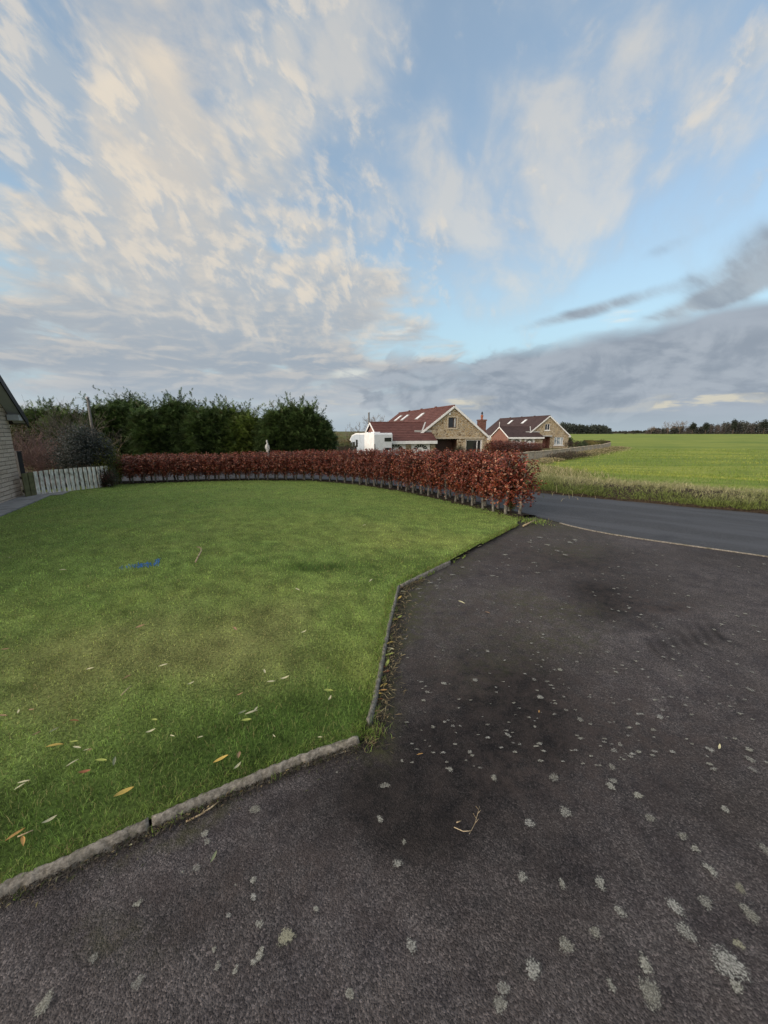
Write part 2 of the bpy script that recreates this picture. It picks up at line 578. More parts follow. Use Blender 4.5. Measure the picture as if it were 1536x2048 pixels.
def f_tiles(ca, cb):
    def fn(b):
        c = b.coord()
        x, y, z = b.sep(c)
        cell = b.vor(b.scale(c, (3.0, 3.0, 3.0)), 1.0, out='Color')
        cx, _, _ = b.sep(cell)
        n = b.noise(c, 0.8, 5, 0.6)
        col = b.mix(b.add(b.mul(cx, 0.6), b.mul(b.ss(n, 0.35, 0.65), 0.4)), ca, cb)
        moss = b.ss(b.noise(c, 2.3, 6, 0.7), 0.58, 0.75)
        col = b.mix(b.mul(moss, 0.35), col, (0.10, 0.09, 0.07))
        return principled(b, col, 0.8, b.bump(b.noise(c, 30, 3), 0.4, 0.01), 0.25)
    return fn


def f_glass(b):
    c = b.coord()
    n = b.noise(c, 1.3, 2)
    return principled(b, b.mix(n, (0.012, 0.014, 0.016), (0.035, 0.036, 0.038)), 0.08, None, 0.5)


def f_paleglass(b):
    n = b.noise(b.coord(), 1.1, 2)
    return principled(b, b.mix(b.ss(n, 0.35, 0.6), (0.16, 0.20, 0.23), (0.40, 0.43, 0.44)), 0.1, None, 0.5)


def f_bark(ca, cb):
    def fn(b):
        c = b.scale(b.coord(), (1, 1, 0.35))
        n = b.noise(c, 26, 6, 0.65)
        col = b.mix(b.ss(n, 0.35, 0.65), ca, cb)
        return principled(b, col, 0.85, b.bump(n, 0.5, 0.006), 0.15)
    return fn


def f_asphalt(b):
    c = b.coord()
    col4 = b.attr('Col')
    tr, tg, tb = b.sep(col4)                       # R tone, G moss, B reddish grit
    fine = b.noise(c, 120, 3, 0.75)
    agg = b.vor(c, 170, out='Color')
    ax, ay, az_ = b.sep(agg)
    aggd = b.vor(c, 170)
    mid = b.noise(c, 5.5, 8, 0.68)
    big = b.noise(c, 1.1, 5, 0.6)
    base = b.mix(b.ss(mid, 0.33, 0.68), (0.038, 0.0350, 0.0375), (0.073, 0.0685, 0.0695))
    base = b.mix(b.mul(b.ss(big, 0.4, 0.65), 0.55), base, (0.057, 0.052, 0.050))
    stone = b.ramp(ax, [(0.0, (0.45, 0.45, 0.46)), (0.55, (0.95, 0.93, 0.92)), (0.86, (1.35, 1.32, 1.3)), (1.0, (2.1, 2.0, 1.95))])
    base = b.mix(1.0, base, stone, 'MULTIPLY')
    base = b.mix(b.ss(fine, 0.64, 0.84, 0.0, 0.45), base, (0.12, 0.115, 0.112))
    base = b.mix(b.ss(fine, 0.42, 0.25, 0.0, 0.7), base, (0.014, 0.013, 0.014))
    base = b.mix(1.0, base, b.xyz(tr, tr, tr), 'MULTIPLY')
    mo = b.mul(tg, b.ss(b.noise(c, 14, 6, 0.7), 0.35, 0.62))
    base = b.mix(b.m('MINIMUM', mo, 0.85), base, (0.050, 0.054, 0.020))
    rd = b.mul(tb, b.ss(b.noise(c, 9, 6, 0.7), 0.35, 0.65))
    base = b.mix(b.m('MINIMUM', rd, 0.8), base, (0.060, 0.047, 0.043))
    # small lichen dots of a weathered surface
    sp = b.vor(c, 9.0)
    spc = b.sep(b.vor(c, 9.0, out='Color'))[0]
    dot = b.mul(b.ss(b.add(sp, b.mul(b.sub(fine, 0.5), 0.12)), 0.085, 0.05), b.ss(spc, 0.80, 0.84))
    base = b.mix(b.mul(dot, 0.7), base, (0.24, 0.24, 0.21))
    h = b.add(b.mul(b.ss(aggd, 0.0, 0.7), -0.8), b.mul(fine, 0.9))
    nm = b.bump(h, 0.75, 0.004, b.bump(mid, 0.35, 0.012))
    return principled(b, base, b.ss(mid, 0.3, 0.7, 0.75, 0.92), nm, 0.12)


def f_road(b):
    c = b.coord()
    n = b.noise(c, 60, 4, 0.7)
    g_ = b.noise(b.scale(c, (1, 1, 1)), 1.6, 6, 0.6)
    x, y, z = b.sep(c)
    lng = b.noise(b.xyz(b.add(b.mul(x, 0.25), b.mul(y, -0.2)), b.add(b.mul(x, 1.25), b.mul(y, 1.55)), 0.0), 1.0, 4, 0.6)
    col = b.mix(b.ss(n, 0.3, 0.7), (0.026, 0.0265, 0.029), (0.068, 0.069, 0.074))
    col = b.mix(b.ss(lng, 0.42, 0.62, 0.0, 0.6), col, (0.070, 0.073, 0.082))
    col = b.mix(b.ss(g_, 0.55, 0.72, 0.0, 0.55), col, (0.030, 0.031, 0.036))
    return principled(b, col, 0.7, b.bump(n, 0.9, 0.012), 0.2)


def f_soil(b):
    c = b.coord()
    n = b.noise(c, 22, 7, 0.7)
    col = b.mix(b.ss(n, 0.35, 0.68), (0.018, 0.013, 0.009), (0.062, 0.046, 0.030))
    return principled(b, col, 0.95, b.bump(n, 1.0, 0.03), 0.1)


def f_turf(b):
    """Ground between the blades of the lawn."""
    c = b.coord()
    n = b.noise(c, 60, 6, 0.7)
    k = b.ss(n, 0.32, 0.68, 0.45, 1.25)
    col = b.mix(1.0, b.attr('Col'), b.xyz(k, k, k), 'MULTIPLY')
    return principled(b, col, 0.9, b.bump(n, 1.0, 0.03), 0.1)


def f_field(b):
    """Young winter crop seen along its drilled rows."""
    c = b.coord()
    x, y, z = b.sep(c)
    rows = b.noise(b.xyz(b.mul(x, 0.09), b.mul(y, 0.55), 0.0), 1.0, 6, 0.62)
    patch = b.noise(b.xyz(b.mul(x, 0.03), b.mul(y, 0.055), 3.0), 1.0, 5, 0.55)
    fine = b.noise(c, 5.0, 5, 0.7)
    col = b.mix(b.ss(rows, 0.36, 0.64), (0.115, 0.165, 0.030), (0.240, 0.265, 0.055))
    col = b.mix(b.ss(patch, 0.42, 0.68, 0, 0.75), col, (0.100, 0.155, 0.030))
    col = b.mix(b.ss(fine, 0.5, 0.8, 0, 0.55), col, (0.27, 0.26, 0.065))
    col = b.mix(b.ss(fine, 0.45, 0.25, 0, 0.6), col, (0.040, 0.065, 0.012))
    return principled(b, col, 0.85, b.bump(fine, 0.8, 0.08), 0.1)


def f_land(b):
    c = b.coord()
    n = b.noise(c, 0.012, 5, 0.6)
    f = b.noise(c, 0.6, 6, 0.7)
    col = b.mix(b.ss(n, 0.4, 0.6), (0.085, 0.105, 0.035), (0.12, 0.105, 0.060))
    col = b.mix(b.ss(f, 0.4, 0.7, 0, 0.6), col, (0.055, 0.065, 0.022))
    return principled(b, col, 0.95, b.bump(f, 0.6, 0.1), 0.05)


def f_concrete(b):
    c = b.coord()
    n = b.noise(c, 45, 7, 0.72)
    g_ = b.noise(c, 4, 5, 0.6)
    col = b.mix(b.ss(n, 0.35, 0.68), (0.115, 0.105, 0.088), (0.31, 0.285, 0.245))
    col = b.mix(b.ss(g_, 0.5, 0.72, 0, 0.65), col, (0.095, 0.090, 0.055))
    mo = b.ss(b.noise(c, 9, 6, 0.7), 0.54, 0.66)
    col = b.mix(b.mul(mo, 0.7), col, (0.060, 0.062, 0.028))
    return principled(b, col, 0.92, b.bump(n, 1.0, 0.012), 0.15)


def f_lichen(b):
    """Crusty pale lichen, broken at its rim."""
    c = b.coord()
    n = b.noise(c, 150, 6, 0.75)
    edge = b.attr('Col')
    er, eg, eb = b.sep(edge)
    col = b.mix(b.ss(n, 0.4, 0.7), (0.13, 0.13, 0.12), (0.38, 0.38, 0.35))
    col = b.mix(eb, col, (0.22, 0.215, 0.15))
    p = principled(b, col, 0.95, b.bump(n, 0.8, 0.005), 0.1)
    t = b.node('ShaderNodeBsdfTransparent')
    a = b.ss(b.add(n, b.mul(b.sub(er, 0.5), 0.7)), 0.46, 0.60)
    a = b.mul(b.mul(a, eg), b.ss(b.noise(c, 240, 2, 0.6), 0.25, 0.55, 0.45, 1.0))
    mx = b.node('ShaderNodeMixShader')
    b.put(mx.inputs[0], a)
    b.l.new(t.outputs[0], mx.inputs[1])
    b.l.new(p, mx.inputs[2])
    return mx.outputs[0]


def f_picket(b):
    c = b.coord()
    n = b.noise(b.scale(c, (1, 1, 0.3)), 22, 7, 0.7)
    g_ = b.noise(c, 7, 4, 0.6)
    col = b.mix(b.ss(n, 0.40, 0.62), (0.74, 0.72, 0.66), (0.42, 0.40, 0.33))
    col = b.mix(b.ss(g_, 0.55, 0.72, 0, 0.7), col, (0.20, 0.19, 0.12))
    return principled(b, col, 0.8, b.bump(n, 0.4, 0.004), 0.2)


M = dict(
    rubble=material('rubble_stone', f_rubble),
    rubble_dull=material('rubble_stone_dull', lambda b: f_rubble(b, (0.95, 0.97, 0.98))),
    brick=material('red_brick', f_brick), block=material('split_stone_block', f_block),
    tile_red=material('red_roof_tile', f_tiles((0.070, 0.028, 0.024), (0.112, 0.047, 0.040))),
    tile_brown=material('brown_roof_tile', f_tiles((0.036, 0.022, 0.023), (0.062, 0.039, 0.037))),
    glass=material('window_glass', f_glass), paleglass=material('curtained_glass', f_paleglass),
    white=plain('white_paint', (0.66, 0.66, 0.65), 0.5, 0.12, 3), greywhite=plain('grey_white_board', (0.42, 0.42, 0.41), 0.6, 0.15, 3),
    black=plain('black_paint', (0.018, 0.018, 0.020), 0.45, 0.3, 5), darkwood=plain('dark_timber', (0.045, 0.032, 0.022), 0.8, 0.4, 8),
    tan=plain('dressed_sandstone', (0.42, 0.36, 0.27), 0.9, 0.25, 5), lead=plain('lead_flashing', (0.34, 0.34, 0.33), 0.6, 0.2, 5),
    brown=plain('dark_brown_frame', (0.05, 0.026, 0.018), 0.5, 0.2, 4), terracotta=plain('terracotta', (0.30, 0.095, 0.045), 0.8, 0.2, 5),
    vanwhite=plain('white_gelcoat', (0.68, 0.69, 0.70), 0.28, 0.07, 1.5, 0.5, coat=0.3), vangrey=plain('pale_grey_panel', (0.36, 0.41, 0.47), 0.3, 0.07, 1.5, 0.5, coat=0.3),
    rubber=plain('rubber', (0.02, 0.02, 0.02), 0.85, 0.2, 8), steel=plain('grey_steel', (0.35, 0.35, 0.36), 0.4, 0.2, 6, 0.5, 0.6),
    greywood=plain('weathered_pole', (0.13, 0.125, 0.115), 0.85, 0.3, 9), stonewhite=plain('whitened_stone', (0.44, 0.44, 0.42), 0.85, 0.25, 7),
    wallblock=plain('grey_garden_block', (0.42, 0.36, 0.28), 0.92, 0.4, 5, bump=0.5), mossy_wood=plain('green_stained_wood', (0.12, 0.115, 0.055), 0.85, 0.4, 9),
    redlamp=plain('red_lens', (0.25, 0.02, 0.02), 0.3, 0.1, 4), slab=plain('paving_slab', (0.20, 0.20, 0.20), 0.85, 0.3, 6, bump=0.4),
    bark_grey=material('grey_bark', f_bark((0.10, 0.095, 0.082), (0.27, 0.255, 0.225))),
    bark_brown=material('brown_bark', f_bark((0.045, 0.034, 0.026), (0.12, 0.095, 0.075))),
    twig=material('bare_twig', f_bark((0.085, 0.068, 0.056), (0.19, 0.155, 0.13))),
    twig_pink=material('reddish_twig', f_bark((0.14, 0.085, 0.075), (0.27, 0.18, 0.155))),
    straw=material('dry_stick', f_bark((0.20, 0.15, 0.09), (0.44, 0.36, 0.24))),
    asphalt=material('weathered_tarmac', f_asphalt), road=material('road_tarmac', f_road), soil=material('bare_soil', f_soil),
    turf=material('turf', f_turf), field=material('young_crop', f_field), land=material('far_land', f_land),
    concrete=material('old_concrete', f_concrete), lichen=material('lichen_crust', f_lichen), picket=material('flaking_white_paint', f_picket),
    blade=leafy('grass_blade', 0.6, 0.3, 0.2), leaf=leafy('leaf', 0.5, 0.25, 0.3), copper=leafy('copper_leaf', 0.42, 0.2, 0.45),
    needle=leafy('conifer_spray', 0.6, 0.15, 0.2), paint_blade=leafy('painted_blade', 0.5, 0.1, 0.3),
)


# ------------------------------------------------------------------ lie of the land
def ground(X, Y):
    """Height of the open ground: level up to the lane, then falling towards the houses and the field."""
    X = np.asarray(X, float)
    Y = np.asarray(Y, float)
    s1 = 0.62 * X + 0.78 * Y - 11.05
    s2 = Y - 17.5 + 0.15 * X
    s = np.logaddexp(s1 * 1.2, s2 * 1.2) / 1.2
    t = np.clip((s - 3.8) / 26.0, 0, 1)
    return -1.68 * (0.55 * t + 0.45 * t * t * (3 - 2 * t))


def gz(x, y):
    return float(ground(x, y))


def spline(P, n):
    """n points along a smooth curve through P."""
    P = np.asarray(P, float)
    Q = np.vstack([2 * P[0] - P[1], P, 2 * P[-1] - P[-2]])
    out = []
    for i in range(1, len(Q) - 2):
        for t in np.linspace(0, 1, 16, endpoint=False):
            p0, p1, p2, p3 = Q[i - 1], Q[i], Q[i + 1], Q[i + 2]
            out.append(0.5 * ((2 * p1) + (-p0 + p2) * t + (2 * p0 - 5 * p1 + 4 * p2 - p3) * t * t + (-p0 + 3 * p1 - 3 * p2 + p3) * t ** 3))
    out.append(Q[-2])
    out = np.array(out)
    dd = np.r_[0, np.cumsum(np.linalg.norm(np.diff(out, axis=0), axis=1))]
    tt = np.linspace(0, dd[-1], n)
    return np.stack([np.interp(tt, dd, out[:, k]) for k in range(out.shape[1])], 1)


def in_poly(P, poly):
    x, y = P[:, 0], P[:, 1]
    poly = np.asarray(poly)
    ins = np.zeros(len(P), bool)
    j = len(poly) - 1
    for i in range(len(poly)):
        xi, yi = poly[i]
        xj, yj = poly[j]
        c = ((yi > y) != (yj > y)) & (x < (xj - xi) * (y - yi) / (yj - yi + 1e-12) + xi)
        ins ^= c
        j = i
    return ins


def project(P):
    """Photograph position of points P (N,3): used only to place stains where they lie on the drive."""
    X, Y, Z = P[:, 0], P[:, 1], P[:, 2] - EYE
    depth = Y * CP - Z * SP
    return np.stack([768 + FPX * X / depth, 1024 - FPX * (Y * SP + Z * CP) / depth], 1)


def fbm(P, scale, seed=0, octv=4):
    """Cheap value noise in the plane, about 0..1."""
    P = np.asarray(P, float)[:, :2] * scale + seed * 17.31
    tot = np.zeros(len(P))
    amp, norm = 1.0, 0.0
    for o in range(octv):
        i = np.floor(P).astype(np.int64)
        f = P - i
        f = f * f * (3 - 2 * f)

        def h(a, b):
            v = np.sin(a * 127.1 + b * 311.7 + seed * 7.7) * 43758.5453
            return v - np.floor(v)
        v = (h(i[:, 0], i[:, 1]) * (1 - f[:, 0]) + h(i[:, 0] + 1, i[:, 1]) * f[:, 0]) * (1 - f[:, 1]) + \
            (h(i[:, 0], i[:, 1] + 1) * (1 - f[:, 0]) + h(i[:, 0] + 1, i[:, 1] + 1) * f[:, 0]) * f[:, 1]
        tot += v * amp
        norm += amp
        amp *= 0.5
        P = P * 2.03 + 5.1
    return tot / norm


rng = np.random.default_rng(11)
rnd = random.Random(5)

# ------------------------------------------------------------------ the setting: land, field, lane, drive, lawn
# land out to the horizon
rad = np.r_[0.0, np.geomspace(1.2, 3500, 150)]
ang = np.linspace(0, 2 * math.pi, 181)[:-1]
RR, AA = np.meshgrid(rad, ang, indexing='ij')
V = np.stack([RR * np.sin(AA), RR * np.cos(AA), np.zeros_like(RR)], -1).reshape(-1, 3)
V[:, 2] = ground(V[:, 0], V[:, 1]) - 0.10
na = len(ang)
i, j = np.meshgrid(np.arange(len(rad) - 1), np.arange(na), indexing='ij')
F = np.stack([i * na + j, i * na + (j + 1) % na, (i + 1) * na + (j + 1) % na, (i + 1) * na + j], -1).reshape(-1, 4)[:, ::-1]
tag(link('ground', np_mesh('ground', V, F, M['land'], smooth=True)), kind='structure')

# crop field
NEAR_EDGE = [(15.5, -3.1), (11.5, 0.10), (8.2, 2.72), (5.3, 5.08), (3.75, 6.35), (3.12, 7.5), (1.78, 10.2), (0.5, 11.95), (-1.75, 13.6), (-4.6, 14.05), (-8.8, 13.25), (-14, 12.3), (-30, 10)]
FAR_EDGE = [(19.5, -1.3), (13.5, 3.5), (8.1, 7.78), (4.4, 10.7), (2.7, 13.0), (0.6, 15.4), (-2, 16.9), (-5, 17.6), (-9, 17.2), (-15, 16.4), (-30, 14)]
BOUND = [(4.4, 11.0), (8.0, 22.0), (13.6, 41.0), (26, 55.5), (40.5, 72.0), (49, 84), (49.5, 90), (44, 96), (30, 100), (25, 110), (40, 200), (120, 446)]
fpoly = BOUND + [(900, 446), (900, -60), (19.8, -1.2), (13.5, 3.7), (8.3, 7.9)]
rr = np.geomspace(8, 700, 260)
aa = np.radians(np.linspace(-2, 118, 420))
RR, AA = np.meshgrid(rr, aa, indexing='ij')
V = np.stack([RR * np.sin(AA), RR * np.cos(AA), np.zeros_like(RR)], -1).reshape(-1, 3)
V[:, 2] = ground(V[:, 0], V[:, 1]) + 0.02 * (fbm(V, 0.5, 3) - 0.5)
na = len(aa)
i, j = np.meshgrid(np.arange(len(rr) - 1), np.arange(na - 1), indexing='ij')
F = np.stack([i * na + j, (i + 1) * na + j, (i + 1) * na + j + 1, i * na + j + 1], -1).reshape(-1, 4)
ok = in_poly(V[F].mean(1)[:, :2], fpoly)
tag(link('field', np_mesh('field', V, F[ok][:, ::-1], M['field'], smooth=True)), kind='structure')

# lane
n = 90
A, B = spline(NEAR_EDGE, n), spline(FAR_EDGE, n)
V = []
for k in np.linspace(0, 1, 9):
    p = A * (1 - k) + B * k
    V.append(np.c_[p, ground(p[:, 0], p[:, 1]) * 0 + 0.006 + 0.03 * math.sin(math.pi * k)])
V = np.concatenate(V)
i, j = np.meshgrid(np.arange(8), np.arange(n - 1), indexing='ij')
F = np.stack([i * n + j, (i + 1) * n + j, (i + 1) * n + j + 1, i * n + j + 1], -1).reshape(-1, 4)
tag(link('road', np_mesh('road', V, F, M['road'], smooth=True)), kind='structure')

# drive: one sheet, its stains and moss as a colour per vertex, lichen crusts on it
STEP = 0.03
xs, ys = np.arange(-4.6, 11.5, STEP), np.arange(-1.2, 9.0, STEP)
XX, YY = np.meshgrid(xs, ys, indexing='ij')
V = np.stack([XX, YY, np.zeros_like(XX)], -1).reshape(-1, 3)
V[:, 2] = 0.010 * (fbm(V, 0.9, 2, 3) - 0.5) - 0.005
PX = project(np.maximum(V, [-99, 0.25, -9]))
front = V[:, 1] > 0.3


def stain(lst, PX):
    t = np.zeros(len(PX))
    for x, y, sx, sy, tl, a in lst:
        c_, s_ = math.cos(R(tl)), math.sin(R(tl))
        ddx, ddy = PX[:, 0] - x, PX[:, 1] - y
        u, v = (ddx * c_ + ddy * s_) / sx, (ddy * c_ - ddx * s_) / sy
        t += a * np.exp(-0.7 * (u * u + v * v))
    return t


wob = np.stack([fbm(V, 2.1, 5) - 0.5, fbm(V, 2.1, 6) - 0.5], 1)
PW = PX + wob * np.clip((PX[:, 1:2] - 950) * 0.28, 10, 190)
tone = 1.0 + stain([
    (860, 1580, 180, 95, 0, -0.66), (1060, 1420, 130, 80, 20, -0.42), (820, 1700, 120, 60, 0, -0.32), (1215, 1208, 46, 24, 15, -0.58), (1170, 1225, 40, 22, 20, -0.40),
    (1330, 1211, 45, 9, 0, -0.55), (1160, 1118, 80, 18, 5, -0.48), (1430, 1108, 90, 14, 6, -0.30), (1010, 1180, 110, 30, 0, -0.10), (960, 1380, 120, 60, 0, -0.12),
    (200, 1850, 130, 60, -15, -0.18), (560, 1750, 170, 60, -25, -0.12), (1200, 1760, 240, 60, 10, -0.15), (1150, 1600, 260, 130, 20, -0.10), (1400, 1560, 200, 160, 0, -0.05), (960, 1470, 180, 110, 20, -0.26), (1290, 1480, 170, 50, 10, -0.18), (1440, 1620, 120, 60, 0, -0.16), (1250, 1180, 140, 24, 4, -0.2), (1300, 1240, 30, 9, 0, -0.3), (1110, 1140, 40, 9, 0, -0.3), (640, 1560, 90, 40, -30, 0.32), (950, 1190, 150, 40, 0, 0.22),
    (1090, 1250, 130, 40, 10, 0.24), (1380, 1330, 160, 60, 0, 0.16), (150, 1980, 250, 100, 0, 0.28), (760, 2000, 240, 60, 0, 0.12), (420, 1650, 120, 40, -25, 0.18), (1250, 1080, 160, 16, 6, 0.15), (1460, 1230, 120, 50, 0, 0.18)], PW)
for k in range(7):                                     # tyre scuffs, two rows of dark bars
    tone += stain([(1306 + 21 * k, 1296 - 5.5 * k, 6, 19, -42, -0.62), (1340 + 19 * k, 1322 - 7 * k, 30, 4.5, 24, -0.30)], PX)
tone = 1 + (tone - 1) * 1.15 + 0.42 * (fbm(V, 1.7, 91, 4) - 0.5) + 0.22 * (fbm(V, 0.6, 92, 3) - 0.5)
tone *= 0.86 + 0.30 * fbm(V, 6, 9)
tone[~front] = 1
moss = stain([(820, 1190, 45, 30, 0, 0.9), (800, 1300, 22, 80, 10, 0.8), (770, 1440, 30, 60, 12, 0.7), (1080, 1215, 100, 18, 8, 0.55), (1100, 1275, 90, 24, 0, 0.5), (1000, 1340, 80, 30, 0, 0.3), (1150, 1095, 60, 20, 0, 0.55), (640, 1510, 90, 18, -28, 0.5), (400, 1640, 150, 14, -26, 0.55), (930, 1120, 70, 14, -25, 0.5), (1080, 1052, 60, 10, 0, 0.9), (900, 1250, 60, 40, 0, 0.25), (220, 1870, 80, 40, 0, 0.3)], PW)
gritty = 0.2 + stain([(1080, 1100, 150, 40, 0, 0.5), (960, 1240, 90, 30, 0, 0.4), (1250, 1420, 200, 60, 10, 0.35), (1330, 1212, 60, 12, 0, 0.7), (1120, 1560, 160, 60, 0, 0.35), (900, 1350, 100, 40, 0, 0.3), (500, 1780, 200, 60, 0, 0.25), (1150, 1190, 160, 50, 0, 0.25)], PW)
colr = np.stack([np.clip(tone, 0.28, 1.8), np.clip(moss, 0, 1), np.clip(gritty, 0, 1)], 1)
ny = len(ys)
i, j = np.meshgrid(np.arange(len(xs) - 1), np.arange(ny - 1), indexing='ij')
F = np.stack([i * ny + j, (i + 1) * ny + j, (i + 1) * ny + j + 1, i * ny + j + 1], -1).reshape(-1, 4)
cen = V[F].mean(1)
ok = (0.62 * cen[:, 0] + 0.78 * cen[:, 1] < 8.3) & (cen[:, 1] < 7.9)
F = F[ok]
used = np.unique(F)
re = np.full(len(V), -1)
re[used] = np.arange(len(used))
V, colr, F = V[used], colr[used], re[F]
nbase = len(F)
LV, LF, LC = [V], [F], [colr]
nv = len(V)
lich = [(770, 1572, 13, 8), (888, 1368, 9, 5), (950, 1361, 9, 5), (866, 1455, 7, 4), (905, 1453, 6, 4), (847, 1402, 6, 4), (854, 1385, 7, 4), (1232, 1345, 5, 3), (1320, 1435, 9, 5), (1228, 1502, 9, 5), (1224, 1535, 9, 7), (1226, 1563, 10, 6),
        (1108, 1556, 13, 9), (1221, 1573, 9, 12), (1276, 1592, 10, 7), (1300, 1637, 13, 7), (1364, 1673, 10, 7), (1391, 1699, 9, 6), (1045, 1755, 10, 20), (1124, 1770, 8, 10), (1200, 1768, 12, 12), (795, 1728, 11, 9), (1130, 1625, 12, 14), (1060, 1648, 14, 8),
        (988, 1557, 8, 8), (823, 1893, 12, 13), (1066, 1940, 14, 24), (1132, 1892, 14, 16), (1190, 1866, 12, 10), (1480, 1778, 9, 8), (1350, 1815, 12, 20), (1410, 1805, 12, 12), (1372, 1865, 14, 18), (1477, 1890, 9, 8), (1458, 1930, 24, 24), (1472, 1974, 10, 10), (1300, 1988, 18, 26), (1222, 1972, 8, 10), (1290, 1930, 12, 14),
        (1006, 1978, 12, 12), (1240, 1824, 10, 10), (572, 1875, 17, 16), (510, 1620, 17, 8), (410, 1668, 9, 7), (415, 1684, 9, 6), (393, 1737, 8, 8), (507, 1762, 6, 8), (507, 1796, 7, 7), (276, 1809, 9, 6), (632, 1820, 7, 6), (428, 1900, 5, 5), (520, 1910, 9, 12), (508, 1926, 8, 6), (435, 1934, 6, 7), (471, 1943, 6, 8), (276, 1967, 11, 11), (187, 1918, 7, 9), (88, 2010, 12, 14), (457, 1832, 6, 5), (519, 1850, 8, 8),
        (808, 1685, 6, 6), (760, 1640, 8, 8), (1420, 1500, 8, 5), (1500, 1520, 8, 6), (1505, 1540, 8, 5), (1450, 1620, 8, 6), (1500, 1380, 7, 4), (1120, 1340, 8, 4), (1080, 1395, 10, 5), (1068, 1360, 8, 4), (1160, 1440, 8, 5), (1015, 1470, 7, 5), (940, 1505, 6, 5), (1530, 1700, 10, 9), (1420, 1740, 10, 10), (1500, 1830, 14, 12), (900, 1540, 8, 6), (1000, 2010, 14, 14), (700, 1990, 10, 10)]
for k in range(520):                                   # the many small ones further off
    y = 1060 + 480 * rnd.random() ** 1.3
    x = rnd.uniform(800, 1536)
    if x < 1045 and y < 1170 - (x - 797) * 0.46 + 12:
        continue
    if y < 1050 + (x - 1060) * 0.145 + 6:
        continue
    r_ = rnd.uniform(1.5, 4.2) * (0.6 + (y - 1000) / 420)
    lich.append((x, y, r_, r_ * 0.4))
for x, y in ((838, 1178), (860, 1166), (878, 1160), (850, 1160), (873, 1172), (905, 1150), (925, 1135), (1140, 1085), (1150, 1080), (1115, 1102), (1095, 1090), (1130, 1110), (1060, 1085), (1080, 1075), (1010, 1110), (1068, 1126), (1075, 1146), (985, 1152)):
    lich.append((x, y, 8, 2.6))
for x, y, sx, sy in lich:
    gx, gy = on_ground(x, y)
    dist = math.hypot(gx, gy, EYE)
    rx = sx / FPX * dist * 0.86
    ry = max(sy / FPX * dist * dist / EYE * 0.75, rx * 0.55)
    ry = min(ry, rx * 1.35)
    nseg, rings = 18, (0.35, 0.7, 1.0)
    ph = rnd.random() * 6
    wv = [1 + 0.13 * math.sin(2 * t + ph) + 0.09 * math.sin(3 * t + 2 * ph) + rnd.uniform(-0.07, 0.07) for t in np.linspace(0, 2 * math.pi, nseg, endpoint=False)]
    br = rnd.uniform(0.55, 1.0)
    yl = 0.8 if (x, y) in ((1480, 1778), (572, 1875), (1477, 1890)) else rnd.uniform(0, 0.35)
    pts = [(gx, gy, 0.0055)]
    cc = [(1.1, br, yl)]
    for r_ in rings:
        for k in range(nseg):
            t = 2 * math.pi * k / nseg
            pts.append((gx + rx * r_ * wv[k] * math.cos(t), gy + ry * r_ * wv[k] * math.sin(t), 0.0055 - 0.001 * r_))
            cc.append((1.0 - 0.75 * r_, br, yl))
    fs = [(0, 1 + k, 1 + (k + 1) % nseg, 1 + (k + 1) % nseg) for k in range(nseg)]
    quads = []
    for q in range(2):
        for k in range(nseg):
            a0, b0 = 1 + q * nseg + k, 1 + q * nseg + (k + 1) % nseg
            quads.append((a0, a0 + nseg, b0 + nseg, b0))
    # the middle is closed with quads as well, two neighbours at a time
    mid = [(0, 1 + k, 1 + k + 1, 1 + (k + 2) % nseg) for k in range(0, nseg, 2)]
    LV.append(np.array(pts))
    LC.append(np.array(cc))
    LF.append(np.array(mid + quads) + nv)
    nv += len(pts)
F = np.concatenate(LF)
mi = np.zeros(len(F), int)
mi[nbase:] = 1
tag(link('driveway', np_mesh('driveway', np.concatenate(LV), F, [M['asphalt'], M['lichen']], np.concatenate(LC), mi, True)), kind='structure')

# thin stone edging between the drive and the lane
mb = MB()
e0 = spline(NEAR_EDGE[:6], 70)
for k in range(67):
    p, q = Vector((*e0[k], 0.002)), Vector((*e0[k + 1], 0.002))
    wd = 0.026 * (0.85 + 0.3 * rnd.random())
    mb.bar(p, p.lerp(q, 1.01 if k % 9 else 0.94), wd, 0.016)
tag(mb.build('road_edging', M['concrete']), kind='structure')

# lawn: a raised sheet behind the concrete kerb
KERB_PX = [(-420, 1985), (-200, 1868), (0, 1772), (150, 1706), (300, 1637), (400, 1593), (500, 1551), (610, 1508), (718, 1472), (735, 1444), (750, 1385), (765, 1310), (780, 1235), (797, 1170), (840, 1149), (900, 1120), (965, 1084), (1035, 1048)]
KERB = np.array([on_ground(x, y, 0.05) for x, y in KERB_PX])
HEDGE = [(2.62, 7.48), (1.97, 8.62), (1.20, 9.95), (0.0, 11.43), (-1.0, 12.3), (-2.0, 12.93), (-3.3, 13.27), (-4.65, 13.3), (-6.6, 12.95), (-8.5, 12.35)]
CORNER = np.array((-9.42, 9.92))
WDIR = np.array((0.415, -0.91))
WDIR = WDIR / np.linalg.norm(WDIR)
WNRM = np.array((-WDIR[1], WDIR[0])) * 1.0          # faces the lawn
if WNRM[0] < 0:
    WNRM = -WNRM
hl = spline(HEDGE, 40)
lawn_poly = [tuple(p) for p in KERB] + [tuple(p + np.array((0.06, 0.06))) for p in hl] + [(-9.0, 11.9), (-9.9, 10.4), tuple(CORNER), tuple(CORNER + WDIR * 9.0), (-5.2, 0.2), (-3.6, -0.4)]
lawn_poly = [np.array(p) for p in lawn_poly]
bb0, bb1 = np.min(lawn_poly, 0), np.max(lawn_poly, 0)


def lawn_z(P):
    return 0.045 + 0.03 * (fbm(P, 0.45, 8, 3) - 0.5) * np.clip((P[:, 1] - 1.5) * 0.5, 0.1, 1)



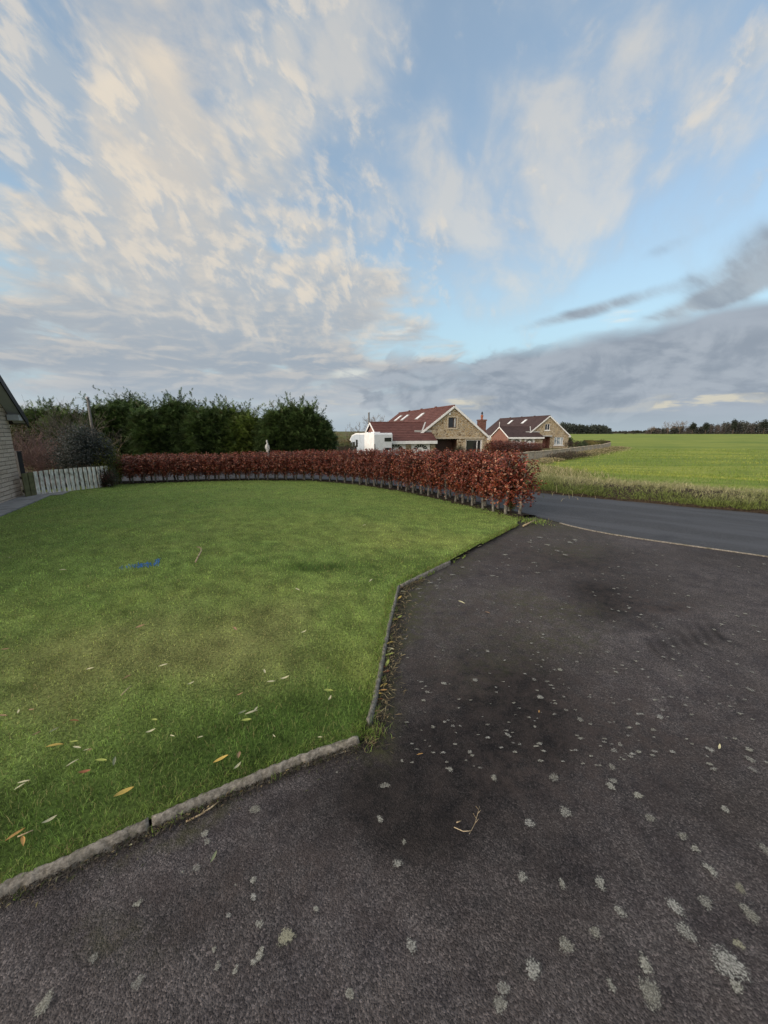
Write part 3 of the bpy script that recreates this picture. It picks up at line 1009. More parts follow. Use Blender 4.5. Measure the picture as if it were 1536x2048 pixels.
def lerp(c, t, k):
    k = np.clip(k, 0, 1)[:, None]
    return c * (1 - k) + np.array(t) * k


def lawn_colour(P):
    """Sward colour: yellowed, browned and lush patches where the photograph has them."""
    px = project(np.maximum(P, [-99, 0.25, -9]))
    wx_ = (fbm(P, 1.3, 21) - 0.5) * np.clip(px[:, 1] - 950, 20, 500) * 0.35
    PW = px + np.stack([wx_, (fbm(P, 1.3, 22) - 0.5) * np.clip(px[:, 1] - 950, 10, 400) * 0.2], 1)
    yel = stain([(880, 1090, 120, 24, 0, 0.55), (740, 1350, 50, 50, 0, 0.75), (700, 1240, 60, 50, 0, 0.35), (420, 1050, 260, 30, 0, 0.25), (700, 1050, 120, 16, 0, 0.25), (500, 1190, 160, 30, 0, 0.3), (760, 1080, 80, 12, 0, 0.3)], PW) + 0.9 * (fbm(P, 2.6, 31) - 0.42)
    brn = stain([(210, 1300, 230, 55, -8, 0.75), (430, 1330, 150, 50, 0, 0.55), (60, 1400, 120, 50, 0, 0.5), (520, 1260, 110, 30, 0, 0.35), (600, 1330, 90, 40, 0, 0.3), (560, 1220, 120, 24, 0, 0.25)], PW) + 0.7 * (fbm(P, 1.9, 41) - 0.5)
    lush = stain([(620, 1138, 55, 8, 0, 1.0), (700, 1133, 60, 9, -3, 0.8), (560, 1460, 220, 70, -15, 0.75), (250, 1580, 260, 90, -20, 0.6), (60, 1680, 120, 80, -20, 0.5), (450, 1410, 120, 40, 0, 0.25), (700, 1400, 40, 70, 0, 0.4), (840, 1140, 60, 20, 0, 0.5)], PW) + 0.5 * (fbm(P, 3.3, 45) - 0.55)
    col = np.repeat(np.array((0.205, 0.300, 0.078))[None], len(P), 0)
    col = lerp(col, (0.340, 0.390, 0.110), yel * 0.85)
    col = lerp(col, (0.300, 0.285, 0.118), brn * 0.58)
    col = lerp(col, (0.095, 0.162, 0.036), lush)
    near = np.clip(5.5 / np.maximum(np.hypot(P[:, 0], P[:, 1]), 1), 0.3, 1)
    col = col * ((1 + 0.9 * near * (fbm(P, 7.0, 47, 3) - 0.5)) * (1 + 0.7 * near * (fbm(P, 26.0, 48, 2) - 0.5)))[:, None]
    return col, yel, brn, lush, px


inner = np.stack(np.meshgrid(np.arange(bb0[0], bb1[0], 0.11), np.arange(bb0[1], bb1[1], 0.11)), -1).reshape(-1, 2)
inner = inner[in_poly(inner, lawn_poly)]
pts2 = [Vector(p) for p in lawn_poly] + [Vector(p) for p in inner]
res = mgeo.delaunay_2d_cdt(pts2, [], [list(range(len(lawn_poly)))], 1, 1e-5)
V = np.array([(v.x, v.y, 0) for v in res[0]])
V[:, 2] = lawn_z(V)
tag(link('lawn', np_mesh('lawn', V, np.array([f for f in res[2] if len(f) == 3]), M['turf'], lawn_colour(V)[0] * 0.75, smooth=True)), kind='structure')

# kerb: round-topped concrete edging in lengths
mb = MB()
KZ = 0.052


def kerb_run(P, wd, top, n):
    P = spline(P, n)
    prof = [(-0.52, -0.06), (-0.5, top * 0.45), (-0.40, top * 0.78), (-0.2, top * 0.96), (0, top), (0.2, top * 0.96), (0.40, top * 0.78), (0.5, top * 0.45), (0.52, -0.06)]
    rows = []
    for k in range(len(P)):
        t = P[min(k + 1, len(P) - 1)] - P[max(k - 1, 0)]
        t = t / np.linalg.norm(t)
        nr = np.array((-t[1], t[0]))
        ji = rnd.uniform(-0.004, 0.004)
        rows.append([(P[k][0] + nr[0] * (a * wd + ji), P[k][1] + nr[1] * (a * wd + ji), z + (rnd.uniform(-0.0035, 0.0035) if z > 0 else 0)) for a, z in prof])
    b = len(mb.v)
    m_ = len(prof)
    for r_ in rows:
        mb.v += r_
    for k in range(len(rows) - 1):
        for q in range(m_ - 1):
            mb.f.append((b + k * m_ + q, b + k * m_ + q + 1, b + (k + 1) * m_ + q + 1, b + (k + 1) * m_ + q))
            mb.m.append(0)
    for k in (0, len(rows) - 1):
        mb.f.append(tuple(b + k * m_ + q for q in range(m_)))
        mb.m.append(0)


def shorten(P, a=0.006, b=0.006):
    P = [np.array(p, float) for p in P]
    P[0] = P[0] + (P[1] - P[0]) / np.linalg.norm(P[1] - P[0]) * a
    P[-1] = P[-1] + (P[-2] - P[-1]) / np.linalg.norm(P[-2] - P[-1]) * b
    return P


kerb_run(shorten(KERB[0:5]), 0.040, 0.054, 60)
kerb_run(shorten(KERB[4:9]), 0.039, 0.053, 50)
kerb_run(shorten(KERB[9:12]), 0.035, 0.052, 24)
kerb_run(shorten(KERB[11:14]), 0.034, 0.050, 24)
kerb_run(shorten(KERB[13:16], 0.03), 0.033, 0.047, 24)
tag(mb.build('kerb', M['concrete'], smooth=True), kind='structure')

# bare soil strip along the foot of the hedge
hs = spline([(2.70, 7.40)] + HEDGE[1:] + [(-9.2, 12.0)], 120)
V, F = [], []
for k in range(len(hs)):
    t = hs[min(k + 1, len(hs) - 1)] - hs[max(k - 1, 0)]
    nr = np.array((-t[1], t[0])) / np.linalg.norm(t)           # towards the lawn
    for q, (a, z) in enumerate(((0.20, 0.040), (0.08, 0.060), (-0.12, 0.066), (-0.34, 0.045), (-0.58, -0.01))):
        o_ = a + rnd.uniform(-0.03, 0.03)
        V.append((hs[k][0] + nr[0] * o_, hs[k][1] + nr[1] * o_, z + rnd.uniform(-0.012, 0.012)))
for k in range(len(hs) - 1):
    for q in range(4):
        F.append((k * 5 + q, k * 5 + q + 1, k * 5 + 6 + q, k * 5 + 5 + q))
tag(link('hedge_soil', np_mesh('hedge_soil', V, F, M['soil'], smooth=True)), kind='structure')

# paved path at the foot of the house wall
mb = MB()
cuts = [0.0, 0.62, 1.25, 1.9, 2.6, 3.3, 4.1]
path_w = 0.62
for k in range(6):
    a0, a1 = cuts[k] - 0.35, cuts[k + 1] - 0.36
    for q in range(1):
        p0, p1 = CORNER + WDIR * a0 + WNRM * 0.02, CORNER + WDIR * a1 + WNRM * 0.02
        w0 = path_w + (0.25 if k == 0 else 0.0)
        z = 0.062 + 0.004 * (k % 2)
        pt = [p0, p1, p1 + WNRM * w0, p0 + WNRM * w0]
        b = len(mb.v)
        mb.v += [(p[0], p[1], 0.0) for p in pt] + [(p[0], p[1], z) for p in pt]
        for fq in ((4, 5, 6, 7), (0, 1, 5, 4), (1, 2, 6, 5), (2, 3, 7, 6), (3, 0, 4, 7)):
            mb.f.append(tuple(b + v for v in fq))
            mb.m.append(0)
mb.poly([(-9.95, 10.1, 0.058), (-9.30, 10.15, 0.058), (-8.75, 10.05, 0.058), (-8.95, 10.45, 0.058), (-9.9, 10.5, 0.058)])
tag(mb.build('path', M['slab']), kind='structure')
pave_poly = [tuple(CORNER + WDIR * -0.4), tuple(CORNER + WDIR * 9), tuple(CORNER + WDIR * 9 + WNRM * 0.64), tuple(CORNER + WNRM * 0.66), tuple(CORNER + WDIR * -0.4 + WNRM * 0.85)]


# ------------------------------------------------------------------ grass
def blade_mesh(name, P, h, wd, lean, col, mat, curl=0.5):
    """One blade per point: P (N,3), height, width, lean (fraction of the height), colour (N,3)."""
    n_ = len(P)
    th = rng.uniform(0, 2 * math.pi, n_)
    la = rng.uniform(0, 2 * math.pi, n_)
    side = np.stack([np.cos(th), np.sin(th), np.zeros(n_)], 1) * (wd / 2)[:, None]
    ld = np.stack([np.cos(la), np.sin(la), np.zeros(n_)], 1) * (h * lean)[:, None]
    upv = np.zeros((n_, 3))
    upv[:, 2] = h * np.sqrt(np.clip(1 - lean ** 2 * 0.6, 0.15, 1))
    mid = P + ld * 0.35 * (1 - curl * 0.4) + upv * 0.6
    tip = P + ld + upv * (1 - 0.3 * lean * curl)[:, None]
    V = np.stack([P - side, P + side, mid - side * 0.75, mid + side * 0.75, tip], 1).reshape(-1, 3)
    b = np.arange(n_)[:, None] * 5
    F = np.concatenate([b + [0, 1, 3], b + [0, 3, 2], b + [2, 3, 4]], 0)
    cc = np.repeat(col, 5, 0)
    return np_mesh(name, V, F, mat, cc)


N = 1500000
P2 = np.stack([rng.uniform(bb0[0], bb1[0], N), rng.uniform(max(bb0[1], 0.25), bb1[1], N)], 1)
area = (bb1[0] - bb0[0]) * (bb1[1] - max(bb0[1], 0.25))
dist = np.hypot(P2[:, 0], P2[:, 1])
dens = np.clip(9500 * (2.2 / np.maximum(dist, 1.6)) ** 1.55, 650, 9500)
keep = rng.random(N) < dens * area / N
P2, dist = P2[keep], dist[keep]
keep = in_poly(P2, lawn_poly) & ~in_poly(P2, pave_poly)
# not beyond the side of the picture by more than a couple of metres
keep &= np.abs(P2[:, 0]) < 1.15 * P2[:, 1] + 2.2
P2, dist = P2[keep], dist[keep]
P = np.c_[P2, np.zeros(len(P2))]
P[:, 2] = lawn_z(P) - 0.004
col, yel, brn, lush, px = lawn_colour(P)
rv = rng.random(len(P))
col *= (0.42 + 1.2 * rng.random(len(P)) ** 1.2)[:, None]
dead = rv < 0.10 + 0.22 * np.clip(brn, 0, 1)
col[dead] = col[dead] * 0.4 + np.array((0.34, 0.28, 0.14)) * (0.6 + 0.6 * rng.random(dead.sum()))[:, None] * 0.7
hgt = (0.014 + 0.018 * rng.random(len(P))) * (1 + 0.55 * np.clip(lush, 0, 1) - 0.25 * np.clip(brn, 0, 1))
hgt *= 1 + 0.15 * (fbm(P, 7, 3) - 0.5) * 2
wd = 0.0027 * np.clip(dist / 2.2, 0.8, 9) ** 0.85 * rng.uniform(0.7, 1.3, len(P))
lean = rng.uniform(0.15, 0.95, len(P))
# a stroke of blue marking paint: its blades are an object of their own
pu = (px[:, 0] - 279) / 40
pline = 1132.5 - pu * 5.5
paint = (np.abs(pu) < 1.0) & (np.abs(px[:, 1] - pline) < (3.8 + 2.0 * pu) * (0.75 + 0.5 * rng.random(len(P)))) & (rng.random(len(P)) < 0.93)
o = link('lawn_grass', blade_mesh('lawn_grass', P[~paint], hgt[~paint], wd[~paint], lean[~paint], col[~paint], M['blade']))
tag(o, 'short mown lawn grass, yellowed and browned in patches', 'grass', kind='stuff')
pc = np.array((0.030, 0.17, 0.60)) * rng.uniform(0.6, 1.3, paint.sum())[:, None]
o = link('paint_stroke', blade_mesh('paint_stroke', P[paint] + [0, 0, 0.003], hgt[paint] * 1.15, wd[paint] * 1.5, lean[paint], pc, M['paint_blade']))
tag(o, 'short stroke of bright blue marking paint sprayed on the lawn', 'paint mark')

# longer fringe where the mower misses: along the kerb and where the lawn runs out
fr = []
kb = spline(KERB[:], 700)
for k in range(len(kb) - 1):
    t = kb[k + 1] - kb[k]
    nr = np.array((-t[1], t[0])) / (np.linalg.norm(t) + 1e-9)
    late = k > 560
    for q in range(9 if late else 8):
        fr.append((*(kb[k] + t * rnd.random() + nr * (rnd.uniform(-0.03, 0.06) if late else rnd.uniform(0.026, 0.075))), 0.03))
cx0, cy0 = on_ground(727, 1462, 0.03)
for k in range(420):                                   # overgrown corner between two lengths of kerb
    fr.append((cx0 + rnd.gauss(0, 0.055), cy0 + rnd.gauss(0, 0.045), 0.004 + 0.03 * rnd.random()))
for k in range(90):                                    # small tufts lapping over the kerb and growing at its foot
    q = rnd.randrange(20, 520)
    t = kb[q + 1] - kb[q]
    nr = np.array((-t[1], t[0])) / (np.linalg.norm(t) + 1e-9)
    o_ = rnd.choice((0.012, 0.018, -0.03, -0.04))
    for g_ in range(rnd.randrange(6, 16)):
        fr.append((*(kb[q] + nr * (o_ + rnd.gauss(0, 0.006)) + t * rnd.gauss(0, 2.0)), 0.045 if o_ > 0 else 0.002))
for k in range(900):                                   # ragged turf where the hedge, drive and lane meet
    q = rnd.random()
    fr.append((2.15 + 0.85 * q + rnd.gauss(0, 0.10), 7.55 - 0.55 * q + rnd.gauss(0, 0.14), 0.012 + 0.03 * rnd.random()))
fr = np.array(fr)
fr = fr[fr[:, 1] > 0.3]
cl = np.array((0.170, 0.250, 0.055)) * rng.uniform(0.5, 1.4, len(fr))[:, None]
k_ = rng.random(len(fr)) < 0.2
cl[k_] = np.array((0.20, 0.16, 0.08)) * rng.uniform(0.5, 1.2, k_.sum())[:, None]
dd = np.hypot(fr[:, 0], fr[:, 1])
o = link('edge_grass', blade_mesh('edge_grass', fr, rng.uniform(0.025, 0.058, len(fr)), 0.0030 * np.clip(dd / 2.2, 0.8, 5) ** 0.85, rng.uniform(0.3, 1.0, len(fr)), cl, M['blade']))
tag(o, 'longer grass fringe along the concrete kerb of the lawn', 'grass', kind='stuff')

# roadside verge: a low bank under long dead grass
fe = spline([(19.5, -1.3), (13.5, 3.5), (8.1, 7.78), (4.4, 10.7), (2.7, 13.0), (0.6, 15.4)], 160)
V, F = [], []
prof = ((-0.05, 0.0), (0.08, 0.07), (0.30, 0.12), (0.8, 0.18), (1.5, 0.22), (2.3, 0.16), (3.0, 0.06), (3.6, -0.03))
for k in range(len(fe)):
    t = fe[min(k + 1, len(fe) - 1)] - fe[max(k - 1, 0)]
    nr = np.array((t[1], -t[0])) / np.linalg.norm(t)
    if nr @ np.array((0.62, 0.78)) < 0:
        nr = -nr
    for a, z in prof:
        a2 = a + (rnd.uniform(-0.06, 0.06) if a < 0.3 else 0)
        x, y = fe[k] + nr * a2
        V.append((x, y, gz(x, y) + z + rnd.uniform(-0.03, 0.03) * (a > 0)))
m_ = len(prof)
for k in range(len(fe) - 1):
    for q in range(m_ - 1):
        F.append((k * m_ + q, (k + 1) * m_ + q, (k + 1) * m_ + q + 1, k * m_ + q + 1))
VERGE = np.array(V).reshape(len(fe), m_, 3)
tag(link('verge', np_mesh('verge', V, F, M['soil'], smooth=True)), kind='structure')


def verge_points(n_, lo, hi):
    """Random points of the bank between two of its lines."""
    k = rng.integers(0, len(fe) - 1, n_)
    a = rng.uniform(lo, hi, n_)
    q = np.clip(a.astype(int), 0, m_ - 2)
    f1, f2 = rng.random(n_)[:, None], (a - q)[:, None]
    p0 = VERGE[k, q] * (1 - f1) + VERGE[k + 1, q] * f1
    p1 = VERGE[k, q + 1] * (1 - f1) + VERGE[k + 1, q + 1] * f1
    return p0 * (1 - f2) + p1 * f2, a


P, a = verge_points(80000, 0.7, 6.9)
tuft = fbm(P, 1.6, 51, 3)
keep = rng.random(len(P)) < np.clip((tuft - 0.22) * 3.2, 0.35, 1)
P, a, tuft = P[keep], a[keep], tuft[keep]
strawy = np.clip((a - 2.4) / 1.9 + (fbm(P, 0.9, 61) - 0.5) * 2.2, 0, 1)
col = lerp(np.repeat(np.array((0.165, 0.205, 0.055))[None], len(P), 0), (0.43, 0.385, 0.235), strawy * (0.35 + 0.65 * rng.random(len(P))))
col *= rng.uniform(0.5, 1.25, len(P))[:, None]
hh = (0.07 + 0.13 * rng.random(len(P))) * (0.5 + 0.9 * tuft) * np.clip(0.5 + a * 0.17, 0.5, 1.3)
dd = np.hypot(P[:, 0], P[:, 1])
o = link('verge_grass', blade_mesh('verge_grass', P, hh, 0.0075 * np.clip(dd / 9, 0.7, 2), rng.uniform(0.5, 1.6, len(P)), col, M['blade']))
tag(o, 'long rough grass and dead straw on the bank beyond the lane', 'grass', kind='stuff')

# crop blades over the near part of the field
N = 300000
P2 = np.stack([rng.uniform(2, 70, N), rng.uniform(-4, 75, N)], 1)
s_ = 0.62 * P2[:, 0] + 0.78 * P2[:, 1] - 11.05
dist = np.hypot(P2[:, 0], P2[:, 1])
keep = in_poly(P2, fpoly) & (s_ > 2.6) & (rng.random(N) < np.clip((13 / dist) ** 1.15, 0, 1)) & (P2[:, 0] < 1.1 * P2[:, 1] + 6)
P2, dist, s_ = P2[keep], dist[keep], s_[keep]
P = np.c_[P2, ground(P2[:, 0], P2[:, 1])]
rows = fbm(np.c_[P2[:, 0] * 0.25, P2[:, 1] * 1.4], 0.45, 71)
pat = fbm(P, 0.06, 72)
col = lerp(np.repeat(np.array((0.155, 0.220, 0.042))[None], len(P), 0), (0.340, 0.355, 0.080), (rows - 0.42) * 4.2)
col = lerp(col, (0.125, 0.200, 0.038), (pat - 0.5) * 4)
k_ = np.clip((4.2 - s_) / 1.6, 0, 1) * rng.random(len(P))
col = lerp(col, (0.42, 0.36, 0.19), k_)
col *= rng.uniform(0.6, 1.3, len(P))[:, None]
o = link('crop_blades', blade_mesh('crop_blades', P, rng.uniform(0.05, 0.11, len(P)) * np.clip(dist / 20, 1, 1.8), 0.010 * np.clip(dist / 13, 0.8, 5), rng.uniform(0.3, 1.0, len(P)), col, M['blade']))
tag(o, 'bright green young cereal crop covering the field', 'crop', kind='stuff')

# ------------------------------------------------------------------ copper hedge: every plant a thing (stem, crown)
def unit(v):
    return v / (np.linalg.norm(v, axis=-1, keepdims=True) + 1e-9)


def leaf_cloud(P, size, col, aspect=0.6, nrm=None, fold=0.25):
    """Folded four-cornered leaves at points P. Returns V, F, C."""
    n_ = len(P)
    a = unit(rng.normal(size=(n_, 3)) + np.array((0, 0, -0.25)))
    if nrm is not None:
        c = unit(nrm + rng.normal(size=(n_, 3)) * 0.7)
        a = unit(a - c * (a * c).sum(1, keepdims=True))
    else:
        c = unit(np.cross(a, rng.normal(size=(n_, 3))))
    s = np.cross(a, c)
    L = size[:, None]
    mid = P + a * L * 0.45
    V = np.stack([P, mid + s * L * aspect / 2 + c * L * fold * 0.5, P + a * L - c * L * 0.08, mid - s * L * aspect / 2 + c * L * fold * 0.5, mid], 1).reshape(-1, 3)
    b = np.arange(n_)[:, None] * 5
    F = np.concatenate([b + [0, 4, 1], b + [1, 4, 2], b + [2, 4, 3], b + [3, 4, 0]], 0)
    return V, F, np.repeat(col, 5, 0)


def copper_cols(n_):
    pal = np.array([(0.160, 0.030, 0.018), (0.205, 0.045, 0.024), (0.080, 0.020, 0.011), (0.28, 0.100, 0.048), (0.42, 0.22, 0.14), (0.045, 0.015, 0.010)])
    k = rng.choice(len(pal), n_, p=(0.28, 0.24, 0.20, 0.12, 0.06, 0.10))
    return pal[k] * rng.uniform(0.7, 1.35, (n_, 1))


def hedge_variant(k, wide=0.32, low=0.28, top=1.25, n_=1500):
    """Stem and crown mesh of one hedge plant, base at the origin, long axis of the hedge along x."""
    mb = MB()
    bend = [(0, 0, -0.05)]
    x = y = 0.0
    for q in range(1, 7):
        x += rnd.uniform(-0.018, 0.018)
        y += rnd.uniform(-0.018, 0.018)
        bend.append((x, y, 0.19 * q))
    mb.tube(bend, [0.034, 0.028, 0.024, 0.012, 0.009, 0.006, 0.004], 7)
    stem = mb.mesh('trunk', M['bark_grey'], smooth=True)
    tw = MB()
    for q in range(24):
        z0 = rnd.uniform(low * 0.85, top * 0.8)
        th = rnd.uniform(0, 2 * math.pi)
        ln = rnd.uniform(0.18, 0.38)
        p0 = Vector((x * z0 * 0.8, y * z0 * 0.8, z0))
        p1 = p0 + Vector((math.cos(th) * 0.55 * ln, math.sin(th) * ln, ln * rnd.uniform(0.3, 0.9)))
        tw.tube([p0, p0.lerp(p1, 0.5) + Vector((0, 0, 0.02)), p1], [0.007, 0.005, 0.002], 3, cap=False)
    P = rng.uniform(-1, 1, (n_ * 4, 3))
    r_ = np.abs(P[:, 0]) ** 3 + np.abs(P[:, 1]) ** 3 + np.abs(P[:, 2]) ** 4
    clump = np.sin(P[:, 0] * 3 + k * 2.1) * np.sin(P[:, 2] * 7.5 + k) * np.sin(P[:, 1] * 6 + k * 0.7)
    P = P[(r_ < 1.0) & (r_ > 0.12 * rng.random(len(P))) & (rng.random(len(P)) < 0.55 + 1.6 * clump)][:n_]
    lump = 1 + 0.22 * np.sin(P[:, 2] * 5 + k * 1.7) * np.sin(P[:, 0] * 4 + k)
    P = np.stack([P[:, 0] * 0.17, P[:, 1] * wide * lump, (P[:, 2] + 1) / 2 * (top - low) + low], 1)
    P[:, 2] += np.where(P[:, 2] > top - 0.10, np.minimum(rng.exponential(0.028, len(P)), 0.14), 0)
    P[:, 2] -= np.where(P[:, 2] < low + 0.12, rng.exponential(0.04, len(P)), 0)
    sprigs = []                                        # shoots the shears missed, at top and sides
    for q in range(9):
        a0 = np.array((rnd.uniform(-0.15, 0.15), rnd.uniform(-1, 1) * wide * 0.8, top - 0.06)) if q < 6 else np.array((rnd.uniform(-0.15, 0.15), rnd.choice((-1, 1)) * wide * 0.9, rnd.uniform(low, top - 0.2)))
        dr = np.array((rnd.uniform(-0.4, 0.4), rnd.uniform(-0.5, 0.5), 1.0)) if q < 6 else np.array((rnd.uniform(-0.5, 0.5), np.sign(a0[1]), rnd.uniform(-0.3, 0.5)))
        ln2 = rnd.uniform(0.07, 0.17)
        a1 = a0 + dr / np.linalg.norm(dr) * ln2
        tw.tube([a0 - (a1 - a0) * 0.6, a1], [0.004, 0.0015], 3, cap=False)
        for f_ in np.linspace(0.1, 1.0, 7):
            sprigs.append(a0 + (a1 - a0) * f_ + rng.normal(size=3) * 0.012)
    P = np.concatenate([P, np.array(sprigs)])
    size = rng.uniform(0.036, 0.066, len(P))
    out = unit(np.stack([P[:, 0] * 0.5, P[:, 1] * 1.5, (P[:, 2] - (top + low) / 2) * 0.9 + 0.15], 1))
    V1, F1, C1 = leaf_cloud(P, size, copper_cols(len(P)), 0.62, out)
    V0 = np.array(tw.v)
    F0 = np.array([(f[0], f[1], f[2]) for f in tw.f] + [(f[0], f[2], f[3]) for f in tw.f])
    C0 = np.repeat(np.array(((0.075, 0.055, 0.042),)), len(V0), 0)
    crown = np_mesh('crown', np.concatenate([V0, V1]), np.concatenate([F0, F1 + len(V0)]), M['copper'], np.concatenate([C0, C1]))
    return stem, crown


HV = [hedge_variant(k) for k in range(8)]
LASTV = [hedge_variant(20, 0.38, 0.30, 1.24, 1500), hedge_variant(21, 0.36, 0.24, 1.12, 1150)]
hp_ = spline(HEDGE, 1400)
hd = np.r_[0, np.cumsum(np.linalg.norm(np.diff(hp_, axis=0), axis=1))]
pos, k = 0.05, 0
while pos < hd[-1]:
    q = int(np.searchsorted(hd, pos))
    q = min(max(q, 1), len(hp_) - 2)
    t = hp_[q + 1] - hp_[q - 1]
    t /= np.linalg.norm(t)
    nr = np.array((-t[1], t[0]))
    off = (0.06 if k % 2 else -0.20) + rnd.uniform(-0.03, 0.03)
    x, y = hp_[q] + nr * off
    fr_ = pos / hd[-1]
    tall = float(np.interp(fr_, [0, 0.30, 0.5, 0.75, 1.0], [0.955, 0.86, 0.78, 0.70, 0.68])) + rnd.uniform(-0.025, 0.025)
    if k == 0:
        lab, grp, vr = 'end plant of the copper hedge, nearest the drive, on a pale bare stem', None, LASTV[1]
    elif k == 1:
        lab, grp, vr = 'copper hedge plant second from the drive end, with a stout pale stem', None, LASTV[0]
    else:
        vr = HV[rnd.randrange(len(HV))]
        if fr_ < 0.42:
            lab, grp = 'copper hedge plant on a bare grey stem in the run beside the drive and lane', 'copper hedge plants of the near run'
        elif fr_ < 0.62:
            lab, grp = 'copper hedge plant on a thin stem at the bend of the hedge', 'copper hedge plants at the bend'
        else:
            lab, grp = 'copper hedge plant on a short thin stem in the far run towards the picket fence', 'copper hedge plants of the far run'
    o = empty('hedge_plant', (x, y, 0.055), math.atan2(t[1], t[0]) + (math.pi if rnd.random() < 0.5 else 0))
    s_ = 0.86 + 0.24 * rnd.random()
    o.rotation_euler.x = R(rnd.uniform(-3.5, 3.5))
    o.rotation_euler.y = R(rnd.uniform(-3, 3))
    o.scale = (1.0 if k > 1 else 1.15, s_, tall)
    tag(o, lab, 'hedge plant', grp)
    a_ = link('trunk', vr[0], o)
    b_ = link('crown', vr[1], o)
    if k <= 1:
        b_.scale = (1.1, 1, 1)
    pos += rnd.uniform(0.145, 0.185)
    k += 1

# a small green weed between the last stems
def bush(name, loc, size, n_, leaf, pal, label, cat, group=None, mat='leaf', stems=8, stem_mat='bark_brown', lumps=0.25, seed=1, shell=0.35, flat=0.0):
    """Leafy shrub: stems fanning from the foot, leaves gathered in uneven clumps."""
    o = empty(name, loc)
    tag(o, label, cat, group)
    sx, sy, sz = size
    mb = MB()
    r2 = random.Random(seed)
    for q in range(stems):
        th = r2.uniform(0, 2 * math.pi)
        k_ = r2.uniform(0.2, 0.85)
        e = Vector((math.cos(th) * sx * k_, math.sin(th) * sy * k_, sz * r2.uniform(0.55, 0.95)))
        m0 = Vector((e.x * 0.3, e.y * 0.3, e.z * 0.45))
        mb.tube([(e.x * 0.04, e.y * 0.04, -0.05), m0, e], [0.012 * sz + 0.006, 0.009 * sz + 0.004, 0.004], 5, cap=False)
    mb.build('stem', M[stem_mat], o, smooth=True)
    nc = max(8, int(26 * lumps * 4))
    cen = rng.normal(size=(nc, 3))
    cen = unit(cen) * rng.uniform(0.35, 0.85, (nc, 1))
    which = rng.integers(0, nc, n_)
    P = cen[which] + rng.normal(size=(n_, 3)) * 0.21
    rl = np.linalg.norm(P, axis=1)
    P = np.where(rl[:, None] > 1.08, P / rl[:, None] * rng.uniform(0.85, 1.08, (n_, 1)), P)
    out = unit(P + np.array((0, 0, 0.25)))
    P = np.stack([P[:, 0] * sx, P[:, 1] * sy, (P[:, 2] + 1) / 2 * sz * (1 - flat) + sz * flat], 1)
    P[:, 2] = np.maximum(P[:, 2], 0.02)
    pal = np.array(pal)
    cl = pal[(which * 7 + (rng.random(n_) * 2.2).astype(int)) % len(pal)] * rng.uniform(0.6, 1.35, (n_, 1))
    V, F, Cc = leaf_cloud(P, rng.uniform(0.7, 1.3, n_) * leaf, cl, 0.5, out)
    link('crown', np_mesh('crown', V, F, M[mat], Cc), o)
    return o


wx0, wy0 = on_ground(1020, 1026, 0.05)
bush('weed', (wx0 + 0.05, wy0 + 0.12, 0.06), (0.12, 0.12, 0.26), 260, 0.04, [(0.07, 0.10, 0.02), (0.13, 0.10, 0.03), (0.05, 0.08, 0.02)],
     'small green weed growing between the last two hedge stems', 'weed', stems=5, seed=3)


# ------------------------------------------------------------------ bare trees and twiggy shrubs
def bare(mb, p, dirv, ln, r_, level, r2, split=3, droop=0.0, n0=5, minr=0.003):
    """One limb and what grows from it."""
    pts, rad_ = [p.copy()], [r_]
    dcur = dirv.normalized()
    q = p.copy()
    steps = 3
    for i_ in range(steps):
        dcur = (dcur + Vector((r2.uniform(-1, 1), r2.uniform(-1, 1), r2.uniform(-0.6, 0.9) - droop)) * 0.16).normalized()
        q = q + dcur * (ln / steps)
        pts.append(q.copy())
        rad_.append(max(minr, r_ * (1 - 0.5 * (i_ + 1) / steps)))
    mb.tube(pts, rad_, max(3, n0 - (0 if level > 2 else 2)), cap=False)
    if level == 0:
        return
    for k_ in range(split + (1 if r2.random() < 0.5 else 0)):
        f = r2.uniform(0.35, 1.0)
        i0 = min(int(f * steps), steps - 1)
        pp = pts[i0].lerp(pts[i0 + 1], f * steps - i0)
        th = r2.uniform(0, 2 * math.pi)
        sp = r2.uniform(0.35, 0.85)
        a = dcur.cross(Vector((0.3, 0.7, 0.2))).normalized()
        c = dcur.cross(a)
        nd = (dcur + (a * math.cos(th) + c * math.sin(th)) * sp + Vector((0, 0, 0.15))).normalized()
        bare(mb, pp, nd, ln * r2.uniform(0.55, 0.8), rad_[i0] * 0.6, level - 1, r2, split, droop, n0, minr)


def bare_tree(name, loc, h, seed, label, cat, group=None, level=5, split=2, trunk=0.35, mat='twig', minr=0.006, lean=0.0):
    o = empty(name, loc)
    tag(o, label, cat, group)
    r2 = random.Random(seed)
    tb = MB()
    t1 = h * trunk
    r0 = h * 0.018
    tb.tube([(0, 0, -0.2), (0.02 * h + lean * 0.3, 0, t1 * 0.5), (0.01 * h + lean, 0.01 * h, t1)], [r0 * 1.3, r0, r0 * 0.8], 8)
    tb.build('trunk', M['bark_brown'], o, smooth=True)
    mb = MB()
    for k_ in range(4):
        th = k_ * 1.6 + r2.uniform(-0.4, 0.4)
        bare(mb, Vector((0.01 * h + lean, 0.01 * h, t1 * r2.uniform(0.8, 1.0))), Vector((math.cos(th) * 0.55, math.sin(th) * 0.55, 1.0)), h * 0.30, r0 * 0.62, level - 1, r2, split, 0.0, 5, minr)
    mb.build('crown', M[mat], o)
    return o


